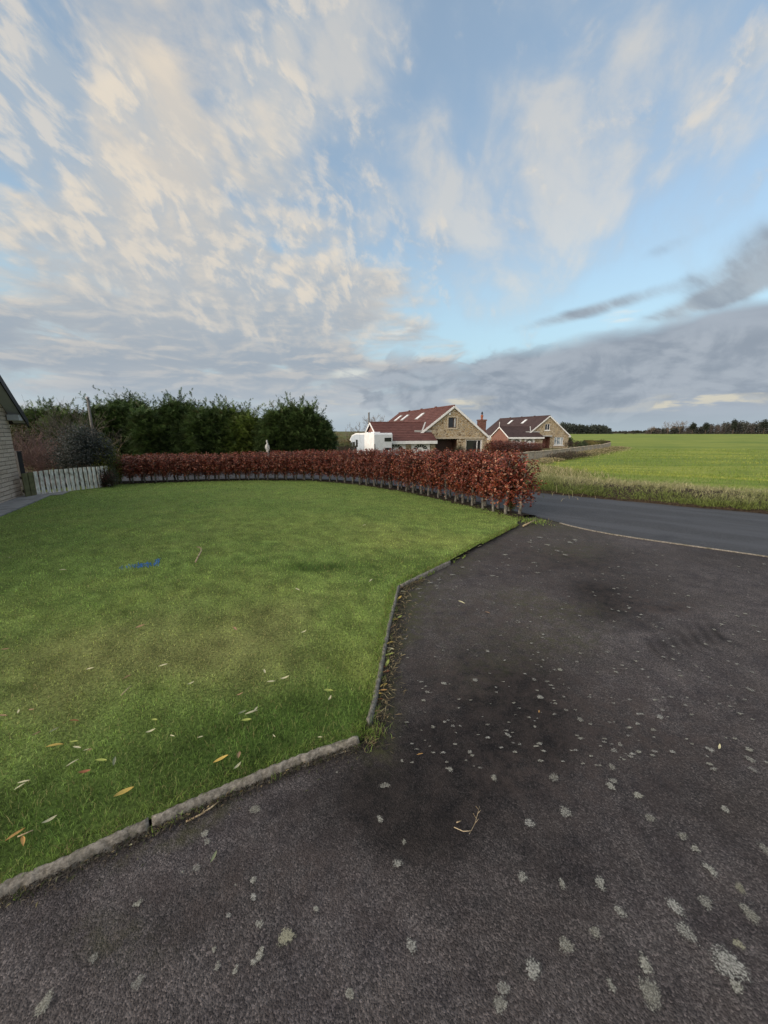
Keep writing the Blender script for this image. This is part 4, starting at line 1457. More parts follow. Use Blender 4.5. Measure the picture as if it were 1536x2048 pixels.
def twig_shrub(name, loc, size, seed, label, mat, n_=40, level=3, cat='shrub', group=None, minr=0.003):
    o = empty(name, loc)
    tag(o, label, cat, group)
    r2 = random.Random(seed)
    mb = MB()
    for k_ in range(n_):
        th = r2.uniform(0, 2 * math.pi)
        sp = r2.uniform(0.05, 0.8)
        p = Vector((math.cos(th) * size[0] * sp * 0.5, math.sin(th) * size[1] * sp * 0.5, -0.03))
        bare(mb, p, Vector((math.cos(th) * sp * size[0] / size[2], math.sin(th) * sp * size[1] / size[2], 1.0)), size[2] * r2.uniform(0.42, 0.66), 0.010, level - 1, r2, 2, -0.05, 4, minr)
    mb.build('stem', M[mat], o)
    return o


# ------------------------------------------------------------------ conifers
def spray_cloud(P, D_, L, col, tipcol, wf=0.075):
    """Flat feathery sprays: rachis with drooping leaflets either side. P foot, D_ direction, L length."""
    n_ = len(P)
    a = unit(D_)
    s = unit(np.cross(a, np.array((0, 0, 1.0)) + rng.normal(size=(n_, 3)) * 0.45))
    c = np.cross(s, a)
    K = 6
    Vs, Fs, Cs = [], [], []
    off = 0
    for k in range(K):
        f = (k + 0.3) / K
        foot = P + a * (L * f)[:, None] - np.array((0, 0, 1.0)) * (L * 0.18 * f * f)[:, None]
        wl = L * (0.42 * (1 - f) ** 0.7 + 0.10) * rng.uniform(0.7, 1.2, n_)
        for sg in (-1, 1):
            tip = foot + (a * 0.75 + s * sg * 0.75 + c * rng.uniform(-0.25, 0.25, (n_, 1))) * wl[:, None] - np.array((0, 0, 1.0)) * (wl * 0.25)[:, None]
            b2 = foot + a * (L * wf)[:, None]
            Vs.append(np.stack([foot, b2, tip], 1).reshape(-1, 3))
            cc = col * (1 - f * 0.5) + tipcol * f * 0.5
            Cs.append(np.stack([cc, cc, cc * 0.6 + tipcol * 0.4], 1).reshape(-1, 3))
            Fs.append(np.arange(n_ * 3).reshape(-1, 3) + off)
            off += n_ * 3
    return np.concatenate(Vs), np.concatenate(Fs), np.concatenate(Cs)


def conifer(name, loc, h, r_, seed, label, group, n_=1500, green=0.0, topless=0.0, cat='conifer tree', spl=1.0, shoots=16):
    o = empty(name, loc)
    tag(o, label, cat, group)
    tb = MB()
    tb.tube([(0, 0, -0.2), (0.03, 0.02, h * 0.45), (0.0, 0.05, h * 0.9)], [0.11, 0.08, 0.02], 7)
    tb.build('trunk', M['bark_brown'], o, smooth=True)
    z = h * 0.92 * (1 - rng.random(n_) ** 0.9 * 0.99)
    th = rng.uniform(0, 2 * math.pi, n_)
    f = np.clip(z / h, 0, 1)
    prof = np.where(f < 0.55, 1.0, np.clip(1 - ((f - 0.55) / 0.46) ** 1.5, 0.02, 1))
    lump = 1 + 0.16 * np.sin(3 * th + seed) * np.sin(z * 2.1 + seed) + 0.12 * np.sin(7 * th + 2 * z + seed * 2)
    rr_ = r_ * prof * lump * rng.uniform(0.62, 1.0, n_)
    P = np.stack([np.cos(th) * rr_, np.sin(th) * rr_, z - 0.15], 1)
    outd = np.stack([np.cos(th), np.sin(th), 0.30 + 1.5 * np.clip(f - 0.5, 0, 1) + rng.normal(size=n_) * 0.3], 1) + rng.normal(size=(n_, 3)) * 0.28
    L = rng.uniform(0.32, 0.58, n_) * spl
    # free shoots standing out of the top
    NSH = 16
    ns = shoots * NSH
    sh_th = rng.uniform(0, 2 * math.pi, shoots)
    sh_r = r_ * 0.75 * np.sqrt(rng.random(shoots))
    sh_h = h * (0.80 + 0.06 * rng.random(shoots)) - 0.16 * h * (sh_r / r_) ** 2
    sh_l = rng.uniform(0.45, 1.0, shoots) ** 1.5 * 1.15
    sh_l[0] = 0.98
    sh_r[0] = 0.05
    wch = np.repeat(np.arange(shoots), NSH)
    tt = np.tile(np.linspace(0, 1, NSH), shoots)
    leanx, leany = rng.normal(size=shoots) * 0.22, rng.normal(size=shoots) * 0.22
    sp_ = np.stack([np.cos(sh_th[wch]) * sh_r[wch] + leanx[wch] * tt * sh_l[wch] * (1 + tt), np.sin(sh_th[wch]) * sh_r[wch] + leany[wch] * tt * sh_l[wch] * (1 + tt), sh_h[wch] + tt * sh_l[wch]], 1)
    sd = np.stack([leanx[wch] + rng.normal(size=ns) * 0.8, leany[wch] + rng.normal(size=ns) * 0.8, np.full(ns, 0.55) + tt * 1.0], 1)
    sL = (0.46 - 0.30 * tt) * rng.uniform(0.7, 1.2, ns)
    wf = np.concatenate([np.full(len(P), 0.085), np.full(ns, 0.12)])
    P, outd, L = np.concatenate([P, sp_]), np.concatenate([outd, sd]), np.concatenate([L, sL])
    n2 = len(P)
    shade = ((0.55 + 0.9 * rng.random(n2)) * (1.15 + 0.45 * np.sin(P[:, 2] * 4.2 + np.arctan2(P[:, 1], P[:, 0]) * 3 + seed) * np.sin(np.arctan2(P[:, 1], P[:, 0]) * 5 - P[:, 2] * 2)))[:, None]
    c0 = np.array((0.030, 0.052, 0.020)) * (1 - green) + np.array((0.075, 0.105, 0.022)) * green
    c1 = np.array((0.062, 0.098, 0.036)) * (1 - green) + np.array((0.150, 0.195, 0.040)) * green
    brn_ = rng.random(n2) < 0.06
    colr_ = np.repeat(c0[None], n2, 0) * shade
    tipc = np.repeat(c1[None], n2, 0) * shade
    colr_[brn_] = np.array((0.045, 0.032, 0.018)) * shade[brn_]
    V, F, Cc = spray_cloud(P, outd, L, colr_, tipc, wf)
    # dark leaf core behind the sprays, added to block light through the crown
    m1 = 700
    z1 = h * 0.80 * rng.random(m1)
    t1 = rng.uniform(0, 2 * math.pi, m1)
    f1 = z1 / h
    p1 = np.where(f1 < 0.5, 1.0, np.clip(1 - ((f1 - 0.5) / 0.42) ** 1.5, 0.0, 1))
    r1 = r_ * p1 * 0.62 * np.sqrt(rng.random(m1))
    Pi = np.stack([np.cos(t1) * r1, np.sin(t1) * r1, z1], 1)
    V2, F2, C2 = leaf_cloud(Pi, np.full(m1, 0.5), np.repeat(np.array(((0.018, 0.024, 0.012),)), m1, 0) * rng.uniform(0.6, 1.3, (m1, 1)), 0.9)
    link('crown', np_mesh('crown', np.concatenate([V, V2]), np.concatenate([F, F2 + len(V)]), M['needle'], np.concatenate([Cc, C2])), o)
    return o


def top_h(x, y, Y, zg):
    """Height over zg of something at depth Y that reaches up to photograph row y."""
    a, b, c = ray(x, y)
    return EYE + c / b * Y - zg


def along(x, Y):
    """World X of photograph column x at depth Y (near eye level)."""
    a, b, c = ray(x, 862)
    return a / b * Y


CONIFERS = [  # column, top row, depth, radius, greenness, label
    (92, 806, 21.5, 1.25, 0.12, 'dark feathery conifer rising just right of the stone gable'),
    (140, 815, 21.0, 1.2, 0.25, 'conifer with a flat ragged yellow-green top left of the grey pole'),
    (222, 797, 20.5, 1.15, 0.05, 'dark conifer with tall wispy shoots directly right of the grey pole'),
    (262, 786, 21.0, 1.15, 0.0, 'tallest dark conifer of the long row, with a pointed feathery top'),
    (312, 806, 20.3, 1.1, 0.05, 'narrow dark conifer between two taller ones in the long row'),
    (362, 790, 20.6, 1.1, 0.0, 'dark conifer with a thin tall central leader in the middle of the long row'),
    (412, 803, 20.3, 1.15, 0.05, 'dark conifer with a loose spiky top, third from the gap in the row'),
    (460, 810, 20.5, 1.1, 0.15, 'mid green conifer second from the gap in the row'),
    (490, 822, 20.2, 0.85, 0.6, 'yellow-green rounded conifer at the left edge of the gap'),
    (562, 808, 19.8, 0.95, 0.12, 'dark bushy conifer right of the white statue'),
    (602, 800, 19.8, 1.0, 0.06, 'highest of the conifers right of the gap, with a crooked tip'),
    (630, 822, 19.6, 0.72, 0.03, 'dark conifer at the right end of the row with branches swept to the right'),
]
for k, (x, y, Y, r_, gr, lab) in enumerate(CONIFERS):
    X = along(x, Y)
    zg = gz(X, Y) - 0.05
    conifer('conifer', (X, Y, zg), top_h(x, y, Y, zg) * 0.94, r_ * 1.07, k * 1.3, lab, 'conifers in the tall row behind the lane', n_=5200, green=gr, shoots=22 if k != 11 else 10)

# ------------------------------------------------------------------ shrubs behind the picket fence
def at_px(x, Y):
    X = along(x, Y)
    return (X, Y, gz(X, Y))


def Hpx(x, y, Y):
    return top_h(x, y, Y, gz(along(x, Y), Y))


twig_shrub('twiggy_shrub', at_px(52, 12.2), (0.7, 0.7, Hpx(52, 868, 12.2)), 4, 'leafless pinkish twiggy shrub between the stone gable and the fence', 'twig_pink', 34, 4)
twig_shrub('twiggy_shrub', at_px(92, 12.3), (0.8, 0.6, Hpx(92, 890, 12.3)), 5, 'low leafless reddish-brown shrub behind the left end of the picket fence', 'twig_pink', 34, 4)
twig_shrub('twiggy_shrub', at_px(155, 14.5), (1.4, 1.0, Hpx(155, 836, 14.5)), 9, 'tall leafless grey-brown shrub behind the dark bush', 'twig', 40, 4)
twig_shrub('twiggy_shrub', at_px(194, 13.2), (0.45, 0.4, Hpx(194, 868, 13.2)), 12, 'clump of upright pale bare stems above the yellow-green bush', 'straw', 12, 3, minr=0.002)
bush('evergreen_bush', at_px(154, 11.8), (1.0, 0.55, Hpx(154, 850, 11.8)), 15000, 0.05, [(0.026, 0.036, 0.032), (0.042, 0.052, 0.052), (0.016, 0.022, 0.020), (0.080, 0.092, 0.096)], 'dark blue-green bush leaning over the picket fence', 'bush', stems=14, seed=8)
bush('evergreen_bush', at_px(204, 11.9), (0.42, 0.4, Hpx(204, 868, 11.9)), 7000, 0.045, [(0.12, 0.135, 0.022), (0.18, 0.185, 0.036), (0.060, 0.075, 0.020), (0.035, 0.048, 0.018)], 'yellow-green bush at the end of the hedge by the fence', 'bush', stems=9, seed=9)
bush('evergreen_bush', at_px(209, 11.75), (0.20, 0.16, 0.66), 1200, 0.035, [(0.10, 0.11, 0.07), (0.19, 0.19, 0.14), (0.05, 0.055, 0.03)], 'small grey-leaved bush in front of the fence end', 'bush', stems=6, seed=10)
bush('creeper', at_px(192, 11.5), (0.42, 0.16, 0.58), 2600, 0.035, [(0.085, 0.020, 0.016), (0.035, 0.018, 0.012), (0.04, 0.036, 0.018), (0.025, 0.030, 0.018)], 'dark reddish low growth hanging over the fence pickets', 'plant', stems=6, seed=13)
bush('evergreen_bush', at_px(60, 15.5), (1.3, 0.9, Hpx(60, 826, 15.5)), 6000, 0.07, [(0.05, 0.05, 0.02), (0.075, 0.065, 0.03), (0.03, 0.034, 0.014), (0.07, 0.045, 0.03)], 'brownish olive shrub showing past the corner of the gable', 'bush', stems=12, seed=15)

# ------------------------------------------------------------------ garden gate and picket fence
fp0, fp1 = np.array(on_ground(75, 990, 0.05)), np.array(on_ground(222, 972, 0.05))
fdir = (fp1 - fp0) / np.linalg.norm(fp1 - fp0)
flen = np.linalg.norm(fp1 - fp0)
fa = math.atan2(fdir[1], fdir[0])
fence = empty('picket_fence', (fp0[0], fp0[1], 0.03), fa)
tag(fence, 'low picket fence of flaking white boards at the end of the lawn', 'fence')
mb = MB()
u = 0.0
npk = 0
while u < flen:
    t = rnd.uniform(-0.012, 0.012)
    hh_ = 0.64 + rnd.uniform(-0.012, 0.012)
    b = len(mb.v)
    wd_ = 0.078
    for yy in (-0.010, 0.010):
        mb.v += [(u + t, yy, 0.02), (u + wd_ + t, yy, 0.02), (u + wd_, yy, hh_), (u, yy, hh_)]
    for q in ((0, 1, 2, 3), (7, 6, 5, 4), (0, 4, 5, 1), (1, 5, 6, 2), (2, 6, 7, 3), (3, 7, 4, 0)):
        mb.f.append(tuple(b + i for i in q))
        mb.m.append(0)
    u += 0.117
    npk += 1
mb.build('picket_panel', M['picket'], fence)
for z in (0.14, 0.48):
    mb = MB()
    mb.box(0, flen, 0.012, 0.045, z, z + 0.06)
    mb.build('rail', M['darkwood'], fence)
for u in (0.0, flen * 0.5, flen - 0.07):
    mb = MB()
    mb.box(u, u + 0.07, 0.047, 0.115, -0.2, 0.60)
    mb.build('post', M['darkwood'], fence)
g0 = np.array(on_ground(51, 995, 0.05))
gd = fp0 - g0
gl = np.linalg.norm(gd) - 0.02
gate = empty('garden_gate', (g0[0], g0[1], 0.03), math.atan2(gd[1], gd[0]))
tag(gate, 'low garden gate of green-stained boards beside the stone house', 'gate')
mb = MB()
nb = 2
for k in range(nb):
    w0 = gl / nb
    mb.box(k * w0 + 0.015, (k + 1) * w0 - 0.015, -0.012, 0.012, 0.02, 0.62 + 0.01 * (k % 2))
mb.build('board_panel', M['mossy_wood'], gate)
for z in (0.14, 0.48):
    mb = MB()
    mb.box(0.0, gl, 0.014, 0.045, z, z + 0.07)
    mb.build('rail', M['darkwood'], gate)
gp = empty('gate_post', (CORNER[0] - 0.06, CORNER[1] + 0.16, 0.0), fa)
tag(gp, 'black square gate post standing against the corner of the stone house', 'post')
mb = MB()
mb.box(-0.05, 0.05, -0.05, 0.05, -0.1, 1.16)
mb.build('shaft', M['black'], gp, bevel=0.006)
mb = MB()
mb.box(-0.062, 0.062, -0.062, 0.062, 1.163, 1.19)
mb.build('cap', M['black'], gp, bevel=0.006)

# ------------------------------------------------------------------ own house at the left edge: stone gable, black verge
house = empty('stone_house', (CORNER[0], CORNER[1], 0.0), math.atan2(WDIR[1], WDIR[0]))
tag(house, 'pale split-stone gable of the house at the left edge, with black roof verge', 'house')
GW, EH = 8.4, 2.12
TP = math.tan(R(41))
inv_n = 1.0 if (Matrix.Rotation(math.atan2(WDIR[1], WDIR[0]), 2) @ Vector((0, 1))).dot(Vector(WNRM)) > 0 else -1.0


def hy(v):
    return v * inv_n


mb = MB()
wl_, wr_, wz0, wz1 = 1.08, 2.3, 0.98, 1.62       # window opening in the gable
cols_ = [0, wl_, wr_, GW / 2, GW]


def rooft(u):
    return EH + TP * (u if u < GW / 2 else GW - u)


for a0, a1 in zip(cols_[:-1], cols_[1:]):
    segs = [(-0.3, wz0), (wz1, None)] if (a0, a1) == (wl_, wr_) else [(-0.3, None)]
    for z0, z1 in segs:
        mb.poly([(a0, 0, z0), (a1, 0, z0), (a1, 0, rooft(a1) if z1 is None else z1), (a0, 0, rooft(a0) if z1 is None else z1)])
for p in ([(wl_, 0, wz0), (wr_, 0, wz0)], [(wr_, 0, wz0), (wr_, 0, wz1)], [(wr_, 0, wz1), (wl_, 0, wz1)], [(wl_, 0, wz1), (wl_, 0, wz0)]):
    mb.poly([p[0], p[1], (p[1][0], hy(-0.12), p[1][2]), (p[0][0], hy(-0.12), p[0][2])])
mb.poly([(0, 0, -0.3), (0, 0, EH), (0, hy(-9), EH), (0, hy(-9), -0.3)])
mb.poly([(GW, 0, -0.3), (GW, 0, EH), (GW, hy(-9), EH), (GW, hy(-9), -0.3)])
mb.build('wall', M['block'], house)
mb = MB()
mb.box(wl_ + 0.002, wr_ - 0.002, *sorted((hy(-0.10), hy(-0.07))), wz0 + 0.002, wz0 + 0.07)
mb.box(wl_ + 0.002, wr_ - 0.002, *sorted((hy(-0.10), hy(-0.07))), wz1 - 0.07, wz1 - 0.002)
mb.box(wl_ + 0.002, wl_ + 0.07, *sorted((hy(-0.10), hy(-0.07))), wz0 + 0.071, wz1 - 0.071)
mb.box(wr_ - 0.07, wr_ - 0.002, *sorted((hy(-0.10), hy(-0.07))), wz0 + 0.071, wz1 - 0.071)
win = mb.build('window', M['brown'], house)
mb = MB()
mb.box(wl_ + 0.07, wr_ - 0.07, *sorted((hy(-0.095), hy(-0.085))), wz0 + 0.07, wz1 - 0.07)
mb.build('pane', M['glass'], win)
mb = MB()
mb.box(wl_ - 0.06, wr_ + 0.06, *sorted((hy(-0.11), hy(0.05))), wz0 - 0.075, wz0 - 0.003)
mb.build('sill', M['tan'], win)
OV, VG = 0.30, 0.26                                  # eaves and verge overhang
mb = MB()


def slope_slab(mb, u0, z0, u1, z1, y0, y1, th, mi=0):
    """A sloping slab between two heights."""
    b = len(mb.v)
    for yy in (y0, y1):
        mb.v += [(u0, yy, z0), (u1, yy, z1), (u1, yy, z1 + th), (u0, yy, z0 + th)]
    for q in ((0, 1, 2, 3), (7, 6, 5, 4), (0, 4, 5, 1), (1, 5, 6, 2), (2, 6, 7, 3), (3, 7, 4, 0)):
        mb.f.append(tuple(b + i for i in q))
        mb.m.append(mi)


ze = EH - TP * OV
slope_slab(mb, -OV, ze + 0.08, GW / 2, rooft(GW / 2) + 0.08, hy(VG), hy(-9.2), 0.10)
slope_slab(mb, GW / 2, rooft(GW / 2) + 0.08, GW + OV, ze + 0.08, hy(VG), hy(-9.2), 0.10)
roof = mb.build('roof', M['tile_brown'], house)
mb = MB()
slope_slab(mb, -OV - 0.02, ze - 0.07, GW / 2, rooft(GW / 2) - 0.05, hy(VG + 0.002), hy(VG + 0.03), 0.20)
slope_slab(mb, GW / 2 + 0.001, rooft(GW / 2) - 0.05, GW + OV, ze - 0.07, hy(VG + 0.002), hy(VG + 0.03), 0.20)
mb.build('bargeboard', M['black'], roof)
mb = MB()
slope_slab(mb, -OV + 0.05, ze + 0.035, GW / 2, rooft(GW / 2) + 0.03, hy(0.01), hy(VG - 0.003), 0.02)
mb.box(-OV + 0.02, 0.14, *sorted((hy(0.03), hy(VG - 0.004))), EH - 0.16, EH - 0.02)
mb.box(-OV + 0.02, -0.004, *sorted((hy(-9), hy(0.028))), EH - 0.16, EH - 0.14)
mb.build('soffit', M['greywhite'], roof)
mb = MB()
mb.tube([(-OV - 0.07, hy(VG - 0.02), ze + 0.06), (-OV - 0.07, hy(-9), ze + 0.05)], 0.055, 8)
mb.build('gutter', M['black'], house)

# ------------------------------------------------------------------ the two stone bungalows across the lane
def stepped_roof(mb, A, B, Cc, Dd, n_, lift=0.035):
    """Courses of tiles from ridge A-B down to eaves D-C, each lapping over the next."""
    A, B, Cc, Dd = map(Vector, (A, B, Cc, Dd))
    nr = (B - A).cross(Dd - A).normalized()
    if nr.z < 0:
        nr = -nr
    for k in range(n_):
        t0, t1 = k / n_, (k + 1) / n_
        p0, p1 = A.lerp(Dd, t0), B.lerp(Cc, t0)
        q0, q1 = A.lerp(Dd, t1) + nr * lift, B.lerp(Cc, t1) + nr * lift
        mb.poly([p0, p1, q1, q0])
        mb.poly([q0, q1, A.lerp(Dd, t1) - nr * 0.0, B.lerp(Cc, t1) - nr * 0.0][0:2] + [B.lerp(Cc, t1), A.lerp(Dd, t1)])


def bungalow(name, loc, yaw, label, tile, stone, L, gable_win, room_win, porch, door_white, chimney, wing_u0, lean_u, apex=6.05, half=4.6, eave=2.65, wing_h=4.22, front_y=-1.5, pale=False):
    h_ = empty(name, loc, yaw)
    tag(h_, label, 'house', 'stone bungalows across the lane')
    sl = (apex - eave) / half
    rz = lambda u: apex - sl * abs(u)
    # stone gable with its openings
    mb = MB()
    holes = [gable_win, room_win, (porch[0], porch[1], -0.3, porch[2])]
    cuts_ = sorted({-half, 0.0, half, *[v for h2 in holes for v in h2[:2]]})
    for a0, a1 in zip(cuts_[:-1], cuts_[1:]):
        m_ = (a0 + a1) / 2
        z = -0.3
        for h2 in sorted([h2 for h2 in holes if h2[0] < m_ < h2[1]], key=lambda v: v[2]):
            if h2[2] > z:
                mb.poly([(a0, 0, z), (a1, 0, z), (a1, 0, h2[2]), (a0, 0, h2[2])])
            z = h2[3]
        mb.poly([(a0, 0, z), (a1, 0, z), (a1, 0, rz(a1)), (a0, 0, rz(a0))])
    for u0, u1, z0, z1 in holes[:2]:
        for p, q in (((u0, z0), (u1, z0)), ((u1, z0), (u1, z1)), ((u1, z1), (u0, z1)), ((u0, z1), (u0, z0))):
            mb.poly([(p[0], 0, p[1]), (q[0], 0, q[1]), (q[0], 0.13, q[1]), (p[0], 0.13, p[1])])
    mb.poly([(-half, 0, -0.3), (-half, L, -0.3), (-half, L, eave), (-half, 0, eave)])
    mb.poly([(half, 0, -0.3), (half, L, -0.3), (half, L, eave), (half, 0, eave)])
    mb.poly([(-half, L, -0.3), (half, L, -0.3), (half, L, eave), (0, L, apex), (-half, L, eave)])
    pu0, pu1, pz = porch
    mb.build('wall', M[stone], h_)
    mb = MB()
    for pp in ([(pu0, 0.13, -0.3), (pu0, 1.4, -0.3), (pu0, 1.4, pz), (pu0, 0.13, pz)], [(pu1, 0.13, -0.3), (pu1, 1.4, -0.3), (pu1, 1.4, pz), (pu1, 0.13, pz)], [(pu0, 0.13, pz), (pu1, 0.13, pz), (pu1, 1.4, pz), (pu0, 1.4, pz)], [(pu0, 1.4, -0.3), (pu1, 1.4, -0.3), (pu1, 1.4, pz), (pu0, 1.4, pz)]):
        mb.poly(pp)
    mb.build('porch', M['brick' if pale else 'brown'], h_)  # nearer porch lined dark brown so the recess looks shaded
    mb = MB()
    for uu in (pu0, pu1):
        mb.poly([(uu, 0, -0.3), (uu, 0.13, -0.3), (uu, 0.13, pz), (uu, 0, pz)])
    mb.poly([(pu0, 0, pz), (pu1, 0, pz), (pu1, 0.13, pz), (pu0, 0.13, pz)])
    mb.build('porch_reveal', M[stone], h_)
    # front door and side light inside the porch
    mb = MB()
    dw = 0.95
    du = pu0 + 0.08
    mb.box(du, du + dw, 1.32, 1.38, 0.02, 2.08)
    dr = mb.build('door', M['white'] if door_white else M['brown'], h_)
    mb = MB()
    mb.box(du + 0.25, du + dw - 0.25, 1.285, 1.298, 0.9, 1.9)
    mb.build('pane', M['paleglass'] if door_white else M['glass'], dr)
    mb = MB()
    mb.tube([(du + dw - 0.1, 1.27, 1.0), (du + dw - 0.1, 1.25, 1.12)], 0.02, 5)
    mb.build('handle', M['steel'], dr)
    # main roof
    mb = MB()
    oe, ov = 0.32, 0.22
    ez = eave - sl * oe + 0.12
    for sg in (-1, 1):
        stepped_roof(mb, (0, -ov, apex + 0.12), (0, L + ov, apex + 0.12), (sg * (half + oe), L + ov, ez), (sg * (half + oe), -ov, ez), 17)
    mb.tube([(0, -ov, apex + 0.13), (0, L + ov, apex + 0.13)], 0.10, 8)
    for k in range(3):
        mb.box(-0.09, 0.09, L * (0.25 + 0.25 * k), L * (0.25 + 0.25 * k) + 0.4, apex + 0.15, apex + 0.32)
    rf = mb.build('roof', M[tile], h_)
    mb = MB()
    for sg in (-1, 1):
        a_, e_ = Vector((0, -ov - 0.015, apex + 0.02)), Vector((sg * (half + oe), -ov - 0.015, ez - 0.10))
        mb.bar(a_, e_, 0.035, 0.23, up=(0, -1, 0) if False else (0, 0, 1))
        mb.box(*sorted((sg * (half + oe) - sg * 0.35, sg * (half + oe) + sg * 0.03)), -ov + 0.004, 0.0, ez - 0.24, ez - 0.05)
    mb.build('bargeboard', M['white'], rf)
    mb = MB()
    for sg in (-1, 1):
        mb.tube([(sg * (half + oe + 0.05), -ov, ez - 0.06), (sg * (half + oe + 0.05), L, ez - 0.06)], 0.06, 6)
    mb.build('gutter', M['greywhite'], rf)
    # roof lights on the left slope
    for yw, uu in ((6.4, -1.35), (12.2, -1.35), (15.2, -1.35)):
        if name == 'stone_bungalow' and pale and yw > 15:
            continue
        s0, s1 = uu + 0.55, uu - 0.55
        nv_ = Vector((-sl, 0, 1)).normalized()
        mb = MB()
        for (a0, b0, a1, b1) in ((s0, 0.0, s1, 1.0),):
            base = [Vector((s0, yw, apex + 0.12 + sl * s0)), Vector((s0, yw + 0.9, apex + 0.12 + sl * s0)), Vector((s1, yw + 0.9, apex + 0.12 + sl * s1)), Vector((s1, yw, apex + 0.12 + sl * s1))]
            top_ = [p + nv_ * 0.11 for p in base]
            b = len(mb.v)
            mb.v += [tuple(p) for p in base + top_]
            for q in ((4, 5, 6, 7), (0, 1, 5, 4), (1, 2, 6, 5), (2, 3, 7, 6), (3, 0, 4, 7)):
                mb.f.append(tuple(b + i for i in q))
                mb.m.append(0)
        lt = mb.build('rooflight', M['lead'], rf)
        mb = MB()
        cen_ = sum(top_, Vector()) / 4
        mb.poly([cen_ + (p - cen_) * 0.86 + nv_ * 0.006 for p in top_])
        mb.build('pane', M['vanwhite'], lt)
    # gable window, room window
    for (u0, u1, z0, z1), gl_, fr_, bars, lab in ((gable_win, 'glass', 'white' if pale else 'brown', 1, None), (room_win, 'paleglass' if pale else 'glass', 'white', 2, None)):
        mb = MB()
        fw = 0.075
        y0, y1 = 0.05, 0.11
        mb.box(u0, u1, y0, y1, z0, z0 + fw)
        mb.box(u0, u1, y0, y1, z1 - fw, z1)
        mb.box(u0, u0 + fw, y0, y1, z0 + fw + .001, z1 - fw - .001)
        mb.box(u1 - fw, u1, y0, y1, z0 + fw + .001, z1 - fw - .001)
        for k in range(bars):
            uu = u0 + (u1 - u0) * ((0.66,) if not pale else (0.5,))[0] if bars == 1 else (u0 + (u1 - u0) * (0.27 + 0.46 * k) if pale else u0 + (u1 - u0) * (0.70 + 0.24 * k))
            mb.box(uu - 0.045, uu + 0.045, y0 + 0.002, y1 - 0.002, z0 + fw + .001, z1 - fw - .001)
        wn = mb.build('window', M[fr_], h_)
        mb = MB()
        mb.box(u0 + fw * 0.6, u1 - fw * 0.6, 0.082, 0.088, z0 + fw * 0.6, z1 - fw * 0.6)
        mb.build('pane', M[gl_], wn)
        mb = MB()
        mb.box(u0 - 0.13, u1 + 0.13, -0.07, 0.045, z0 - 0.16, z0 - 0.004)
        mb.build('sill', M['white'] if pale else M['tan'], wn)
        if not pale:
            mb = MB()
            mb.box(u0 - 0.16, u0 - 0.002, -0.03, 0.04, z0, z1)
            mb.box(u1 + 0.002, u1 + 0.16, -0.03, 0.04, z0, z1)
            mb.box(u0 - 0.16, u1 + 0.16, -0.03, 0.04, z1 + 0.002, z1 + 0.17)
            mb.build('surround', M['tan'], wn)
    if not pale:                                        # drawn curtain in the gable window
        mb = MB()
        mb.box(gable_win[1] - 0.30, gable_win[1] - 0.10, 0.070, 0.078, gable_win[2] + 0.1, gable_win[3] - 0.1)
        mb.build('curtain', M['greywhite'], h_)
        mb = MB()
        mb.box(-0.62, -0.42, -0.16, -0.003, 5.12, 5.38)
        mb.build('security_light', M['white'], h_, bevel=0.02)  # small white security light near the gable apex
    # flat canopy over porch and lower front
    mb = MB()
    mb.box(porch[0] - 0.1, (porch[1] + 0.15) if pale else room_win[1] + 0.25, -0.35 if pale else -0.12, -0.002, porch[2] + 0.005, porch[2] + 0.20)
    mb.build('canopy', M['tan'] if not pale else M['greywhite'], h_)
    # garage wing to the left: brick gable, tiled roof, two white doors, white fascia
    fy, ry_, by = front_y, 2.0, 5.5
    we = 2.35
    ws = (wing_h - we) / (ry_ - fy)
    mb = MB()
    mb.poly([(wing_u0, fy, -0.3), (wing_u0, by, -0.3), (wing_u0, by, we), (wing_u0, ry_, wing_h - 0.06), (wing_u0, fy, we)])
    mb.build('brick_gable', M['brick'], h_)
    u = wing_u0
    dz = 2.02
    doors = [(wing_u0 + 0.75, wing_u0 + 3.0), (wing_u0 + 3.65, wing_u0 + 5.9)]
    mb = MB()
    yw = fy + 0.25
    lo = wing_u0
    for d0, d1 in doors + [(lean_u, None)]:
        mb.poly([(lo, yw, -0.3), (d0, yw, -0.3), (d0, yw, we), (lo, yw, we)])
        if d1 is None:
            mb.poly([(d0, yw, -0.3), (d0, 0.0, -0.3), (d0, 0.0, we + ws * (0 - fy)), (d0, yw, we)])
        else:
            mb.poly([(d0, yw, dz), (d1, yw, dz), (d1, yw, we), (d0, yw, we)])
            lo = d1
    mb.build('garage_wall', M[stone], h_)
    for d0, d1 in doors:
        mb = MB()
        mb.box(d0, d1, yw + 0.03, yw + 0.08, -0.25, dz)
        for k in range(1, 4):                            # raised panels
            pass
        for r_ in range(2):
            for k in range(4):
                uu = d0 + 0.1 + k * (d1 - d0 - 0.2) / 4
                mb.box(uu + 0.05, uu + (d1 - d0 - 0.2) / 4 - 0.05, yw + 0.012, yw + 0.028, 0.1 + 0.6 * r_, 0.58 + 0.6 * r_)
        gd_ = mb.build('garage_door', M['white'], h_)
        mb = MB()
        cx_ = (d0 + d1) / 2
        for k in range(7):                               # fan of panes
            t0, t1 = math.pi * (k + 0.10) / 7, math.pi * (k + 0.90) / 7
            for ra, rb in ((0.30, 0.72),):
                mb.poly([(cx_ + math.cos(t) * r2 * 1.15, yw + 0.018, 1.34 + math.sin(t) * r2 * 0.75) for t, r2 in ((t0, ra), (t0, rb), ((t0 + t1) / 2, rb), (t1, rb), (t1, ra))])
        mb.build('pane', M['glass'], gd_)
    mb = MB()
    xr = -(apex + 0.05 - wing_h) / sl
